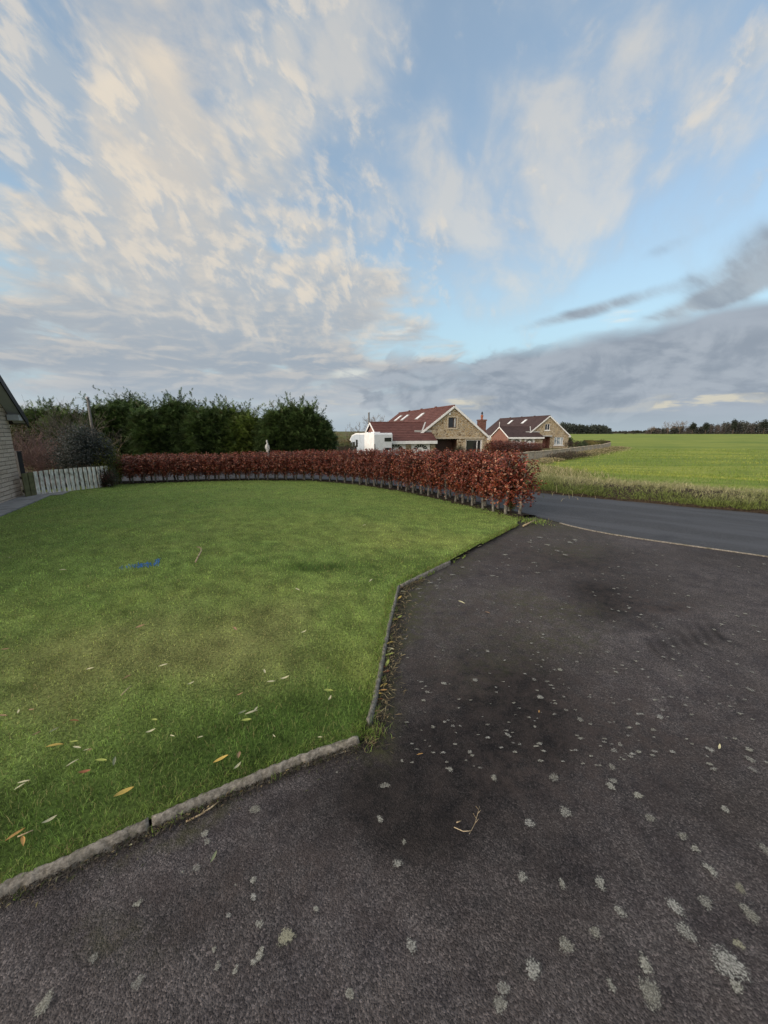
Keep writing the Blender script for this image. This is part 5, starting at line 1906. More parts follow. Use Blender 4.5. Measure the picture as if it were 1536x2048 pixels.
    stepped_roof(mb, (wing_u0 - 0.2, ry_, wing_h + 0.06), (xr - 0.2, ry_, wing_h + 0.06), (lean_u, fy - 0.25, we - ws * 0.25 + 0.06), (wing_u0 - 0.2, fy - 0.25, we - ws * 0.25 + 0.06), 11)
    stepped_roof(mb, (wing_u0 - 0.2, ry_, wing_h + 0.06), (xr - 0.2, ry_, wing_h + 0.06), (-half - 0.3, by + 0.25, we - ws * 0.25 + 0.06), (wing_u0 - 0.2, by + 0.25, we - ws * 0.25 + 0.06), 11)
    mb.tube([(wing_u0 - 0.2, ry_, wing_h + 0.07), (xr - 0.25, ry_, wing_h + 0.07)], 0.09, 8)
    gr = mb.build('garage_roof', M[tile], h_)
    mb = MB()
    for yy in (fy - 0.25, by + 0.25):
        mb.bar((wing_u0 - 0.22, ry_, wing_h - 0.03), (wing_u0 - 0.22, yy, we - ws * 0.25 - 0.03), 0.035, 0.20)
    if pale:
        mb.bar((wing_u0 - 0.22, ry_, wing_h - 0.1), (wing_u0 - 0.22, ry_, wing_h + 1.0), 0.09, 0.09)
    mb.build('bargeboard', M['white'], gr)
    mb = MB()
    mb.box(wing_u0 - 0.2, lean_u, fy - 0.30, fy - 0.262, we - ws * 0.25 - 0.28, we - ws * 0.25 + 0.05)
    mb.box(wing_u0 - 0.2, lean_u, fy - 0.26, fy + 0.24, we - ws * 0.25 - 0.28, we - ws * 0.25 - 0.25)
    mb.build('fascia', M['white'], gr)
    mb = MB()                                             # valley and abutment flashing
    zv = we + ws * (0 - fy) + 0.10
    uv = -(apex + 0.12 - zv) / sl
    mb.bar((xr - 0.10, ry_, wing_h + 0.14), (uv + 0.05, -0.1, zv + 0.08), 0.16, 0.05)
    mb.bar((-half - 0.2, -0.03, zv + 0.02), (lean_u, -0.03, zv + 0.02), 0.05, 0.24)
    mb.build('flashing', M['lead'], gr)
    if chimney:
        mb = MB()
        mb.box(4.66, 5.42, 1.7, 2.6, -0.3, 4.55)
        mb.box(4.60, 5.48, 1.64, 2.66, 4.551, 4.72)
        ch = mb.build('chimney', M['brick'], h_)
        mb = MB()
        mb.tube([(5.04, 2.15, 4.72), (5.04, 2.15, 5.0), (5.04, 2.15, 5.02), (5.04, 2.15, 5.3)], [0.15, 0.12, 0.17, 0.15], 10)
        mb.build('chimney_pot', M['terracotta'], ch)
        mb = MB()
        mb.tube([(5.04, 2.15, 5.3), (5.04, 2.15, 5.42), (5.04, 2.15, 5.47), (5.04, 2.15, 5.7)], [0.07, 0.07, 0.16, 0.02], 8)
        mb.build('cowl', M['black'], ch)
    return h_


bungalow('stone_bungalow', (8.05, 46.0, -1.62), R(17), 'nearer stone bungalow with a red tiled roof, brick chimney and white garage doors', 'tile_red', 'rubble', 19.0,
         (-0.62, 0.45, 3.68, 4.86), (1.8, 3.95, 0.75, 2.28), (-2.3, 0.62, 2.42), False, True, -9.3, -2.75)
bungalow('stone_bungalow', (33.4, 80.0, -1.74), R(12), 'further stone bungalow with a dark brown roof and white framed windows, beside the field', 'tile_brown', 'rubble_dull', 20.0,
         (-0.8, 0.3, 3.60, 4.85), (1.6, 3.65, 0.62, 2.20), (-1.9, 0.62, 2.36), True, False, -9.6, -1.95, apex=6.35, half=4.85, eave=2.55, pale=True)

# ------------------------------------------------------------------ motorhome on the drive of the nearer bungalow
vz = gz(0.0, 41) + 0.02
van = empty('motorhome', (-0.05, 40.6, vz), R(90 + 33))
tag(van, 'white motorhome with an overcab bulge parked beside the nearer bungalow', 'motorhome')
mb = MB()
prof = [(0, 0.50), (0, 2.66), (0.10, 2.84), (3.9, 2.80), (4.8, 2.55), (5.28, 2.14), (5.30, 1.98), (4.95, 1.90), (5.15, 1.78), (5.62, 1.22), (6.15, 1.06), (6.26, 0.85), (6.26, 0.45), (5.9, 0.42), (5.75, 0.72), (5.2, 0.72), (5.05, 0.42), (1.7, 0.42), (1.55, 0.72), (0.95, 0.72), (0.8, 0.42)]
mb.extrude(prof, -1.14, 1.14)
body_ = mb.build('body', [M['vanwhite']], van, bevel=0.03)
mb = MB()
for sg in (-1, 1):
    y0, y1 = sorted((sg * 1.142, sg * 1.150))
    b = len(mb.v)
    out_ = [(2.0, 0.75), (2.0, 2.66), (3.9, 2.66), (4.75, 2.45), (5.15, 2.12), (4.85, 1.88), (4.95, 1.2), (4.95, 0.75)]
    for yy in (y0, y1):
        mb.v += [(x, yy, z) for x, z in out_]
    n8 = len(out_)
    mb.f += [tuple(b + i for i in range(n8)), tuple(b + n8 + i for i in range(n8))]
    mb.m += [0, 0]
    for i_ in range(n8):
        mb.f.append((b + i_, b + (i_ + 1) % n8, b + n8 + (i_ + 1) % n8, b + n8 + i_))
        mb.m.append(0)
mb.build('side_panel', M['vangrey'], van)
for sg in (-1, 1):
    y0, y1 = sorted((sg * 1.152, sg * 1.166))
    for nm_, (a0, a1, z0, z1) in (('window', (3.40, 3.84, 1.30, 2.10)), ('window', (4.02, 4.62, 1.28, 1.84)), ('cab_window', (4.70, 5.34, 1.08, 1.80))):
        mb = MB()
        mb.box(a0, a1, y0, y1, z0, z1)
        mb.build(nm_, M['glass'], van)
mb = MB()
mb.poly([(4.99, -0.98, 1.885), (4.99, 0.98, 1.885), (5.17, 1.0, 1.79), (5.17, -1.0, 1.79)])
mb.poly([(5.175, -1.0, 1.785), (5.175, 1.0, 1.785), (5.625, 1.02, 1.235), (5.625, -1.02, 1.235)])
mb.build('windscreen', M['glass'], van)
mb = MB()
mb.box(-0.02, -0.003, -0.98, -0.12, 1.95, 2.35)
mb.build('rear_window', M['glass'], van)
mb = MB()
mb.box(-0.018, -0.003, -0.98, -0.16, 1.08, 1.30)
mb.build('vent', M['black'], van)
for sg in (-1, 1):
    mb = MB()
    mb.box(-0.03, -0.003, *sorted((sg * 1.04, sg * 1.12)), 0.62, 1.75)
    mb.build('rear_light', M['redlamp'] if False else M['black'], van)
mb = MB()
mb.box(-0.10, -0.001, -1.13, 1.13, 0.42, 0.62)
mb.build('bumper', M['vangrey'], van)
mb = MB()
mb.box(1.2, 1.9, -0.35, 0.35, 2.835, 2.93)
mb.box(2.7, 3.1, -0.25, 0.25, 2.825, 2.90)
mb.build('roof_vent', M['vanwhite'], van)
for sg in (-1, 1):
    for xw in (1.25, 5.47):
        mb = MB()
        mb.tube([(xw, sg * 0.86, 0.33), (xw, sg * 1.09, 0.33)], 0.32, 18)
        tr_ = mb.build('wheel', M['rubber'], van)
        mb = MB()
        mb.tube([(xw, sg * 1.092, 0.33), (xw, sg * 1.10, 0.33)], 0.18, 14)
        mb.build('rim', M['steel'], tr_)

# ------------------------------------------------------------------ poles, statue, bird house, fence, other planting by the houses
def pole(loc, h_, r_, label, cat, mat='greywood', capped=False):
    o = empty('telegraph_pole' if cat == 'telegraph pole' else 'post', loc)
    tag(o, label, cat)
    mb = MB()
    mb.tube([(0, 0, -0.3), (0, 0, h_ * 0.5), (0, 0, h_)], [r_ * 1.15, r_, r_ * 0.85], 9)
    mb.build('shaft', M[mat], o, smooth=True)
    mb = MB()
    mb.tube([(0, 0, h_ + 0.002), (0, 0, h_ + 0.05), (0, 0, h_ + 0.10)], [r_ * 1.3, r_ * 1.35, r_ * 0.4], 9)
    mb.build('cap', M['steel'], o)
    return o


p = at_px(185, 18.6)
pole(p, Hpx(185, 797, 18.6), 0.06, 'grey capped pole rising among the conifers on the left', 'pole', 'greywood')
p = at_px(738, 55.0)
pole(p, Hpx(738, 826, 55.0), 0.13, 'brown telegraph pole beside the bare tree and the red garage roof', 'telegraph pole', 'greywood')

X, Y, Z = at_px(533, 18.3)
st = empty('statue', (X, Y, Z))
tag(st, 'narrow white stone garden statue in the gap between the conifers', 'statue')
top_ = Hpx(533, 880, 18.3)
mb = MB()
rows_ = [(0, 0.16), (0.30, 0.16), (0.32, 0.12), (0.5, 0.12), (0.55, 0.10)]
mb.box(-0.17, 0.17, -0.17, 0.17, -0.1, 0.28)
mb.box(-0.13, 0.13, -0.13, 0.13, 0.281, 0.40)
mb.build('pedestal', M['stonewhite'], st, bevel=0.012)
mb = MB()
sc_ = (top_ - 0.40)
prof_ = [(0.0, 0.10), (0.10, 0.12), (0.30, 0.105), (0.46, 0.085), (0.60, 0.115), (0.74, 0.12), (0.82, 0.055), (0.86, 0.05), (0.90, 0.072), (0.96, 0.07), (1.0, 0.02)]
mb.tube([(0.012 * math.sin(k * 1.3), 0, 0.402 + a * sc_) for k, (a, r_) in enumerate(prof_)], [r_ * 0.62 for a, r_ in prof_], 14)
mb.tube([(-0.065, -0.02, 0.402 + 0.72 * sc_), (-0.09, -0.05, 0.402 + 0.58 * sc_), (-0.04, -0.07, 0.402 + 0.50 * sc_)], [0.024, 0.02, 0.016], 8)
mb.tube([(0.065, -0.02, 0.402 + 0.72 * sc_), (0.09, -0.03, 0.402 + 0.56 * sc_), (0.065, -0.05, 0.402 + 0.44 * sc_)], [0.024, 0.02, 0.016], 8)
mb.build('figure', M['stonewhite'], st, smooth=True)

X, Y, Z = at_px(663, 34.0)
bh = empty('bird_house', (X, Y, Z), R(20))
tag(bh, 'small pale bird house on a post right of the conifer row', 'bird house')
tp = Hpx(663, 889, 34.0)
mb = MB()
mb.box(-0.05, 0.05, -0.05, 0.05, -0.2, tp - 0.62)
mb.build('post', M['darkwood'], bh)
mb = MB()
mb.box(-0.28, 0.28, -0.22, 0.22, tp - 0.62, tp - 0.58)
for sx in (-0.24, 0.24):
    for sy in (-0.18, 0.18):
        mb.box(sx - 0.03, sx + 0.03, sy - 0.03, sy + 0.03, tp - 0.58, tp - 0.30)
mb.box(-0.20, 0.20, 0.05, 0.10, tp - 0.58, tp - 0.30)
mb.build('body', M['mossy_wood'], bh)
mb = MB()
slope_slab(mb, -0.46, tp - 0.36, 0.0, tp - 0.04, -0.3, 0.3, 0.05)
slope_slab(mb, 0.001, tp - 0.04, 0.46, tp - 0.36, -0.3, 0.3, 0.05)
mb.build('roof', M['greywhite'], bh)

A_, B_ = Vector(at_px(668, 37.0)), Vector(at_px(712, 38.0))
fe2 = empty('board_fence', A_, math.atan2(B_.y - A_.y, B_.x - A_.x))
tag(fe2, 'low brown board fence left of the motorhome', 'fence')
LF_ = (B_ - A_).length
th_ = Hpx(690, 894, 37.5)
mb = MB()
u = 0
while u < LF_:
    mb.box(u, u + 0.13, -0.01, 0.01, 0.02, th_ + rnd.uniform(-0.04, 0.03))
    u += 0.15
mb.build('board_panel', M['darkwood'], fe2)
for u in (0.0, LF_ * 0.5, LF_):
    mb = MB()
    mb.box(u - 0.05, u + 0.05, 0.012, 0.11, -0.2, th_ + 0.08)
    mb.build('post', M['darkwood'], fe2)

bush('clipped_bush', at_px(684, 40.0), (1.55, 1.1, Hpx(684, 880, 40.0)), 5200, 0.10, [(0.075, 0.085, 0.030), (0.105, 0.105, 0.045), (0.050, 0.060, 0.020)], 'yellow-green rounded bush behind the brown board fence', 'bush', seed=31)
bush('autumn_bush', at_px(678, 47.0), (1.8, 1.3, Hpx(678, 866, 47.0)), 5200, 0.12, [(0.16, 0.085, 0.025), (0.11, 0.060, 0.022), (0.09, 0.075, 0.030)], 'orange-brown autumn bush left of the motorhome roof', 'bush', 'autumn bushes by the motorhome', seed=32)
bush('autumn_bush', at_px(706, 49.0), (1.8, 1.3, Hpx(706, 868, 49.0)), 5200, 0.12, [(0.13, 0.075, 0.025), (0.10, 0.065, 0.025), (0.055, 0.060, 0.022)], 'brown bush directly behind the nose of the motorhome', 'bush', 'autumn bushes by the motorhome', seed=33)
bare_tree('bare_tree', at_px(752, 58.0), Hpx(752, 818, 58.0), 8, 'leafless tree behind the garage roof, right of the telegraph pole', 'tree', level=5, minr=0.012)
bare_tree('bare_tree', at_px(722, 57.0), Hpx(722, 842, 57.0), 9, 'smaller leafless tree left of the telegraph pole', 'tree', level=5, minr=0.012)
bare_tree('bare_tree', at_px(698, 60.0), Hpx(698, 846, 60.0), 10, 'thin leafless tree nearest the right end of the conifers', 'tree', level=4, minr=0.012)
bush('evergreen_bush', at_px(921, 43.2), (0.95, 0.8, Hpx(921, 888, 43.2)), 3400, 0.09, [(0.030, 0.034, 0.018), (0.050, 0.048, 0.022), (0.06, 0.035, 0.02)], 'dark rounded bush in front of the porch of the nearer bungalow', 'bush', seed=35)
bush('autumn_bush', at_px(952, 43.6), (0.6, 0.5, Hpx(952, 893, 43.6)), 1500, 0.08, [(0.16, 0.11, 0.05), (0.09, 0.06, 0.03)], 'straw-brown bush under the wide window of the nearer bungalow', 'bush', seed=36)

# second copper hedge, along the front of the further bungalow
for k in range(17):
    f = k / 16
    X = along(982 + 100 * f, 46 + 14 * f)
    Y = 46.0 + 14 * f
    hgt_ = Hpx(982 + 100 * f, 880 + 6 * f + (0 if k else 4), Y)
    o = empty('hedge_plant', (X, Y, gz(X, Y)), math.atan2(14, 8))
    tag(o, 'copper hedge bush in the distant hedge before the further bungalow', 'hedge plant', 'copper hedge plants by the further bungalow')
    k_ = hgt_ / 1.28
    o.scale = (3.4, 2.2, k_)
    v_ = HV[k % 8]
    link('trunk', v_[0], o)
    link('crown', v_[1], o)

# block wall round the gardens on the field side, in lengths between piers
WALL = [(13.3, 40.6, 907.5), (17.6, 45.6, 903), (23.0, 51.2, 898), (31.5, 61.5, 893), (40.2, 71.6, 888.5), (47.5, 82.0, 884.0)]
for k in range(len(WALL) - 1):
    a, b = Vector(WALL[k][:2]), Vector(WALL[k + 1][:2])
    za, zb = gz(*a), gz(*b)
    h0, h1 = 0.95, 0.95
    o = empty('garden_wall', (a.x, a.y, za), math.atan2(b.y - a.y, b.x - a.x))
    tag(o, ['grey block garden wall, the length nearest the copper hedge, with piers', 'grey block garden wall, second length from the copper hedge', 'garden wall length half hidden by dark scrub, before the further bungalow', 'pale topped garden wall length right of the further bungalow', 'farthest length of the pale topped garden wall, ending at the dark fence'][k], 'wall', 'lengths of the garden wall along the field')
    Ln = (b - a).length
    mb = MB()
    npan = max(2, round(Ln / 2.6))
    for q in range(npan):
        u0, u1 = Ln * q / npan, Ln * (q + 1) / npan
        mb.box(u0 + 0.2, u1, -0.10, 0.10, -0.4, h0)
    mb.build('panel', M['wallblock'], o)
    for q in range(npan):
        u0 = Ln * q / npan
        mb = MB()
        mb.box(u0, u0 + 0.198, -0.16, 0.16, -0.4, h0 + 0.10)
        mb.build('pier', M['wallblock'], o)
    mb = MB()
    for q in range(npan):
        u0, u1 = Ln * q / npan, Ln * (q + 1) / npan
        mb.box(u0 + 0.2, u1 - 0.002, -0.15, 0.15, h0 + 0.002, h0 + 0.07)
    mb.build('coping', M['tan'], o)
a, b = Vector((47.8, 82.6)), Vector((46.0, 90.0))
o = empty('board_fence', (a.x, a.y, gz(*a)), math.atan2(b.y - a.y, b.x - a.x))
tag(o, 'dark board fence panel at the far end of the garden wall', 'fence')
mb = MB()
u = 0.0
while u < (b - a).length:
    mb.box(u, u + 0.17, -0.012, 0.012, 0.0, 1.35 + rnd.uniform(-0.02, 0.02))
    u += 0.19
mb.build('board_panel', M['darkwood'], o)
mb = MB()
for z in (0.3, 1.0):
    mb = MB()
    mb.box(0, (b - a).length, 0.014, 0.06, z, z + 0.08)
    mb.build('rail', M['darkwood'], o)
for (x, Y, sz, pal, lab) in ((1152, 76, (2.3, 1.4, 1.7), [(0.035, 0.026, 0.018), (0.050, 0.034, 0.022)], 'low dark brown hedge right of the further bungalow'),
                             (1168, 75, (1.2, 1.0, 1.6), [(0.035, 0.050, 0.020), (0.05, 0.07, 0.03)], 'dark green bush behind the garden wall'),
                             (1186, 77, (2.2, 1.4, 1.7), [(0.17, 0.135, 0.030), (0.12, 0.105, 0.030), (0.09, 0.09, 0.03)], 'golden yellow bush behind the garden wall'),
                             (1204, 80, (1.2, 1.0, 1.75), [(0.11, 0.105, 0.035), (0.07, 0.08, 0.03)], 'olive bush beside the dark fence panel'),
                             (1142, 82, (0.6, 0.6, 2.2), [(0.018, 0.030, 0.014), (0.03, 0.04, 0.02)], 'small dark conifer at the right corner of the further bungalow')):
    bush('garden_bush', at_px(x, Y), sz, 1500, 0.17, pal, lab, 'bush', 'bushes behind the garden wall', seed=x)
# scrub growing against the wall
for k, (x, y) in enumerate(((16.0, 42.5), (18.6, 45.2), (20.4, 47.2), (22.0, 48.9), (24.3, 51.2), (26.6, 53.9), (29.0, 57.0), (31.8, 60.4), (35.0, 64.2), (38.5, 68.4), (42.5, 73.5))):
    dark = 2 <= k <= 4
    pal = [(0.085, 0.055, 0.048), (0.060, 0.045, 0.034), (0.085, 0.080, 0.040)] if dark else [(0.40, 0.33, 0.20), (0.26, 0.22, 0.12), (0.13, 0.13, 0.055)]
    bush('scrub', (x + 0.5, y - 1.1, gz(x, y) - 0.02), (1.7, 1.2, 0.92 if dark else 0.45 if k < 2 else 0.7), 1500, 0.13, pal,
         ('dark brambly scrub against the foot of the block garden wall' if dark else 'straw-coloured dead growth along the foot of the garden wall'), 'scrub', 'dark scrub along the wall' if dark else 'dead growth along the wall', seed=50 + k, lumps=0.4)
# rough grass foot of the wall and field margin
n_ = 26000
bd = spline([(4.6, 11.6), (8.0, 22.0), (13.6, 40.4), (26, 54.6), (40.5, 71.0), (48.5, 82.5)], 400)
k_ = rng.integers(0, 399, n_)
P = np.c_[bd[k_] + rng.normal(size=(n_, 2)) * np.array((0.9, 0.9)) + np.array((0.8, -0.6)), np.zeros(n_)]
P[:, 2] = ground(P[:, 0], P[:, 1])
cl = lerp(np.repeat(np.array(((0.42, 0.36, 0.22),)), n_, 0), (0.15, 0.17, 0.055), (rng.random(n_) < 0.45).astype(float)) * rng.uniform(0.5, 1.2, (n_, 1))
o = link('margin_grass', blade_mesh('margin_grass', P, rng.uniform(0.10, 0.34, n_), 0.02 * np.clip(np.hypot(P[:, 0], P[:, 1]) / 20, 0.6, 3), rng.uniform(0.3, 1.1, n_), cl, M['blade']))
tag(o, 'tall dead grass margin between field and garden wall', 'grass', kind='stuff')


# ------------------------------------------------------------------ the far side of the field
def far_tree(name, loc, h_, w_, kind_, seed, label, group=None):
    o = empty(name, loc)
    tag(o, label, 'tree', group)
    r2 = random.Random(seed)
    tb = MB()
    tb.tube([(0, 0, -0.5), (0, 0, h_ * 0.5), (0.1, 0, h_ * 0.8)], [0.35, 0.25, 0.1], 6)
    tb.build('trunk', M['bark_brown'], o)
    if kind_ == 'bare':
        mb = MB()
        for k in range(7):
            th = k * 0.9 + r2.random()
            bare(mb, Vector((0, 0, h_ * r2.uniform(0.2, 0.4))), Vector((math.cos(th) * w_ / h_ * 1.2, math.sin(th) * w_ / h_ * 1.2, 0.8)), h_ * 0.32, 0.16, 4, r2, 2, 0.0, 3, 0.05)
        mb.build('crown', M['twig'], o)
    else:
        n_ = 700
        u = rng.normal(size=(n_, 3))
        u = unit(u) * rng.random((n_, 1)) ** 0.4
        lump = 1 + 0.3 * np.sin(u[:, :1] * 5 + seed) * np.sin(u[:, 2:] * 6 + seed)
        P = u * lump * np.array((w_ / 2, w_ / 2, h_ * 0.34)) + np.array((0, 0, h_ * 0.66))
        cl = np.array(((0.024, 0.032, 0.022),)) * rng.uniform(0.6, 1.5, (n_, 1))
        V, F, Cc = leaf_cloud(P, rng.uniform(0.7, 1.5, n_), cl, 0.7)
        link('crown', np_mesh('crown', V, F, M['needle'], Cc), o)
    return o


def wood(name, x0, x1, Y, topf, label, colour, dens, depth, bush_row=None, bare_frac=0.3, base_y=None):
    """A distant wood as one mass: trunks and crowns of many trees."""
    Vs, Fs, Cs, off = [], [], [], 0
    xs_ = np.linspace(x0, x1, dens)
    for x in xs_:
        x = x + rnd.uniform(-1, 1) * (x1 - x0) / dens
        for dpt in range(3):
            Yd = Y + dpt * depth / 3 + rnd.uniform(0, depth / 3)
            X = along(x, Yd)
            zg = -1.68
            h_ = (top_h(x, topf(x), Yd, zg)) * rnd.uniform(0.80, 1.05)
            w_ = h_ * rnd.uniform(0.38, 0.62)
            bare_ = rnd.random() < bare_frac
            n_ = 190
            u = unit(rng.normal(size=(n_, 3))) * rng.random((n_, 1)) ** 0.45
            lo = 0.28 if not bare_ else 0.12
            P = u * np.array((w_ / 2, w_ / 2, h_ * (1 - lo) / 2)) + np.array((X, Yd, zg + h_ * (lo + (1 - lo) / 2)))
            nu = n_ // 3
            P[:nu, 2] = zg + h_ * 0.42 * rng.random(nu)
            P[:nu, 0] += rng.normal(size=nu) * 2.0
            c_ = np.array(colour[1] if bare_ else colour[0])
            cl = c_ * rng.uniform(0.6, 1.4, (n_, 1)) * rnd.uniform(0.8, 1.2)
            V, F, Cc = leaf_cloud(P, rng.uniform(0.6, 1.5, n_) * (0.8 if bare_ else 1.3), cl, 0.35 if bare_ else 0.7)
            Vs.append(V); Fs.append(F + off); Cs.append(Cc); off += len(V)
            mbt = MB()
            mbt.tube([(X, Yd, zg - 1), (X, Yd, zg + h_ * 0.5)], [0.25, 0.12], 4, cap=False)
            tv = np.array(mbt.v)
            tf = np.array([(f[0], f[1], f[2]) for f in mbt.f] + [(f[0], f[2], f[3]) for f in mbt.f])
            Vs.append(tv); Fs.append(tf + off); Cs.append(np.repeat(np.array(((0.085, 0.07, 0.058),)), len(tv), 0)); off += len(tv)
    o = link(name, np_mesh(name, np.concatenate(Vs), np.concatenate(Fs), M['needle'], np.concatenate(Cs)))
    tag(o, label, 'wood', kind='stuff')
    return o


def interp_(pts):
    return lambda x: float(np.interp(x, [p[0] for p in pts], [p[1] for p in pts]))


wood('conifer_wood', 1122, 1219, 470, interp_([(1120, 843), (1150, 848), (1175, 850), (1200, 848), (1216, 853), (1222, 860)]), 'dark far conifer plantation beyond the roofs', ((0.040, 0.050, 0.040), (0.070, 0.060, 0.052)), 34, 60, bare_frac=0.12)
wood('far_wood', 1296, 1560, 455, interp_([(1290, 862), (1310, 853), (1325, 856), (1345, 852), (1370, 850), (1400, 853), (1425, 847), (1450, 844), (1470, 841), (1500, 843), (1540, 842), (1700, 845)]), 'mixed bare and evergreen wood along the far edge of the field', ((0.050, 0.054, 0.046), (0.095, 0.078, 0.070)), 66, 50, bare_frac=0.62)
wood('far_hedgerow', 1222, 1300, 620, interp_([(1220, 864), (1260, 862), (1300, 860)]), 'low far hedgerow and thin trees between the two woods', ((0.045, 0.048, 0.036), (0.075, 0.062, 0.052)), 26, 60, bare_frac=0.5)
for x, y, w_, kd, lab in ((1336, 842, 9, 'bare', 'broad bare far tree, left of a matching pair above the wood'), (1360, 839, 10, 'bare', 'tall rounded bare far tree, right of a matching pair above the wood'),
                          (1303, 852, 7, 'bare', 'small bare far tree at the left end of the far wood'), (1385, 845, 6, 'pine', 'flat-topped far pine just right of the bare trees'),
                          (1411, 845, 6, 'pine', 'dark round-headed far pine standing above the wood'), (1466, 838, 5, 'pine', 'pointed dark far pine, tallest over the wood'), (1528, 838, 9, 'pine', 'spreading dark far pine near the right end of the wood')):
    Y = 448
    X = along(x, Y)
    far_tree('far_tree', (X, Y, -1.68), top_h(x, y, Y, -1.68), w_, kd, x, lab, 'single trees over the far wood')
for k, x in enumerate((1251, 1268, 1326, 1343, 1357, 1380, 1398, 1404, 1420, 1434, 1449, 1484, 1500, 1512, 1524, 1534)):
    Y = 436
    X = along(x, Y)
    o = bush('field_bush', (X, Y, -1.68), (rnd.uniform(1.8, 3.4), 1.5, rnd.uniform(1.4, 2.2)), 90, 0.7, [(0.030, 0.028, 0.020), (0.040, 0.034, 0.026)],
             'low dark bush on the far edge of the field, before the wood' if x > 1300 else 'small dark bush alone on the field edge between the woods', 'bush', 'dark bushes on the far field edge' if x > 1300 else 'lone bushes between the woods', seed=x, stems=2)

# ------------------------------------------------------------------ fallen leaves, twigs and litter
def leaf_mesh(k):
    """A curled willow-like leaf: half a dozen cross-sections with a fold down the middle."""
    r2 = random.Random(k)
    V, F = [], []
    curl, tw = r2.uniform(-0.5, 0.7), r2.uniform(-0.6, 0.6)
    wid = r2.uniform(0.20, 0.34)
    n_ = 7
    for i_ in range(n_):
        f = i_ / (n_ - 1)
        wdt = wid * math.sin(math.pi * min(0.98, f * 0.95 + 0.03)) ** 0.8
        zc = 0.10 + curl * 0.35 * (f - 0.5) ** 2 * 2
        yb = tw * 0.3 * f * f
        V += [(f - 0.5, yb - wdt / 2, zc + 0.06 * wdt + 0.05), (f - 0.5, yb, zc), (f - 0.5, yb + wdt / 2, zc + 0.10 * wdt + 0.05)]
    for i_ in range(n_ - 1):
        for q in range(2):
            F.append((i_ * 3 + q, i_ * 3 + q + 1, i_ * 3 + q + 4, i_ * 3 + q + 3))
    return V, F


LEAFMAT = {}
for nm_, c_ in (('pale', (0.42, 0.40, 0.25)), ('yellow', (0.40, 0.29, 0.07)), ('lime', (0.26, 0.30, 0.07)), ('orange', (0.42, 0.24, 0.075)), ('tan', (0.26, 0.165, 0.09)), ('russet', (0.20, 0.075, 0.03)), ('grey', (0.16, 0.18, 0.10))):
    LEAFMAT[nm_] = plain('fallen_leaf_' + nm_, c_, 0.55, 0.25, 20, 0.3)
LEAFME = {}
for nm_ in LEAFMAT:
    for k in range(3):
        V, F = leaf_mesh(hash((nm_, k)) % 1000 if False else len(LEAFME) * 7 + k)
        LEAFME[nm_, k] = np_mesh('fallen_leaf', V, F, LEAFMAT[nm_], smooth=True)
LEAVES = [  # column, row, length m, angle, colour
    (109, 1494, .085, 25, 'yellow', 'yellow-orange fallen leaf lying flat on the lawn among paler ones'), (148, 1485, .055, 10, 'lime', None), (154, 1496, .050, 0, 'pale', None), (172, 1501, .03, 30, 'pale', None), (146, 1528, .065, 55, 'pale', None), (203, 1523, .07, 5, 'lime', None),
    (228, 1525, .065, -65, 'grey', 'grey-green folded leaf in the middle of the scattered leaves'), (47, 1566, .055, 15, 'pale', None), (247, 1586, .09, 52, 'yellow', 'longest yellow willow leaf, lying apart on the lawn near the kerb'), (99, 1643, .06, 50, 'pale', None), (31, 1672, .075, 60, 'orange', 'upper of two orange leaves lying together by the near kerb'), (46, 1684, .075, -40, 'orange', 'lower of two orange leaves lying together by the near kerb'),
    (302, 1464, .055, 25, 'pale', None), (344, 1473, .04, -30, 'pale', None), (401, 1475, .035, 30, 'pale', None), (548, 1473, .03, -50, 'pale', None), (443, 1521, .085, 30, 'yellow', 'golden leaf on the lawn beside a tan one, above the kerb'), (478, 1511, .06, -75, 'tan', 'tan upright-curled leaf right of a golden one'), (475, 1534, .055, 60, 'pale', None), (503, 1428, .09, 30, 'pale', None), (493, 1441, .065, 20, 'lime', None), (485, 1426, .06, 40, 'grey', None), (512, 1420, .06, 70, 'pale', None),
    (656, 1382, .075, 20, 'lime', 'yellow-green leaf on the lawn close to the kerb corner'), (660, 1398, .055, 70, 'pale', None), (542, 1365, .065, 10, 'pale', None), (529, 1344, .06, -60, 'pale', None), (570, 1358, .07, 20, 'pale', None), (180, 1339, .06, 0, 'pale', None), (327, 1332, .07, 20, 'pale', None), (37, 1425, .05, -60, 'pale', None), (5, 1433, .06, 0, 'tan', None), (148, 1443, .06, 0, 'russet', None), (73, 1469, .05, 60, 'tan', None), (108, 1462, .055, 70, 'grey', None), (310, 1440, .045, 0, 'lime', None), (382, 1368, .05, 40, 'pale', None),
    (281, 1254, .08, 35, 'tan', 'pale tan leaf alone on the browned middle of the lawn'), (729, 1051, .10, 50, 'pale', 'single pale leaf far out on the lawn before the hedge'), (20, 1117, .10, -30, 'pale', None), (125, 1141, .09, 0, 'pale', None), (470, 1258, .07, -40, 'tan', None), (608, 1265, .06, 30, 'pale', None), (743, 1162, .10, 60, 'pale', None), (595, 1180, .08, -30, 'pale', None), (480, 1390, .05, 20, 'tan', None), (255, 1355, .06, 60, 'tan', None), (180, 1500, .03, 40, 'tan', None), (170, 1545, .06, 20, 'russet', None), (63, 1420, .04, 0, 'tan', None), (640, 1545 - 70, .03, 0, 'pale', None), (10, 1300, .06, 20, 'tan', None), (40, 1575, .05, 50, 'pale', None)]
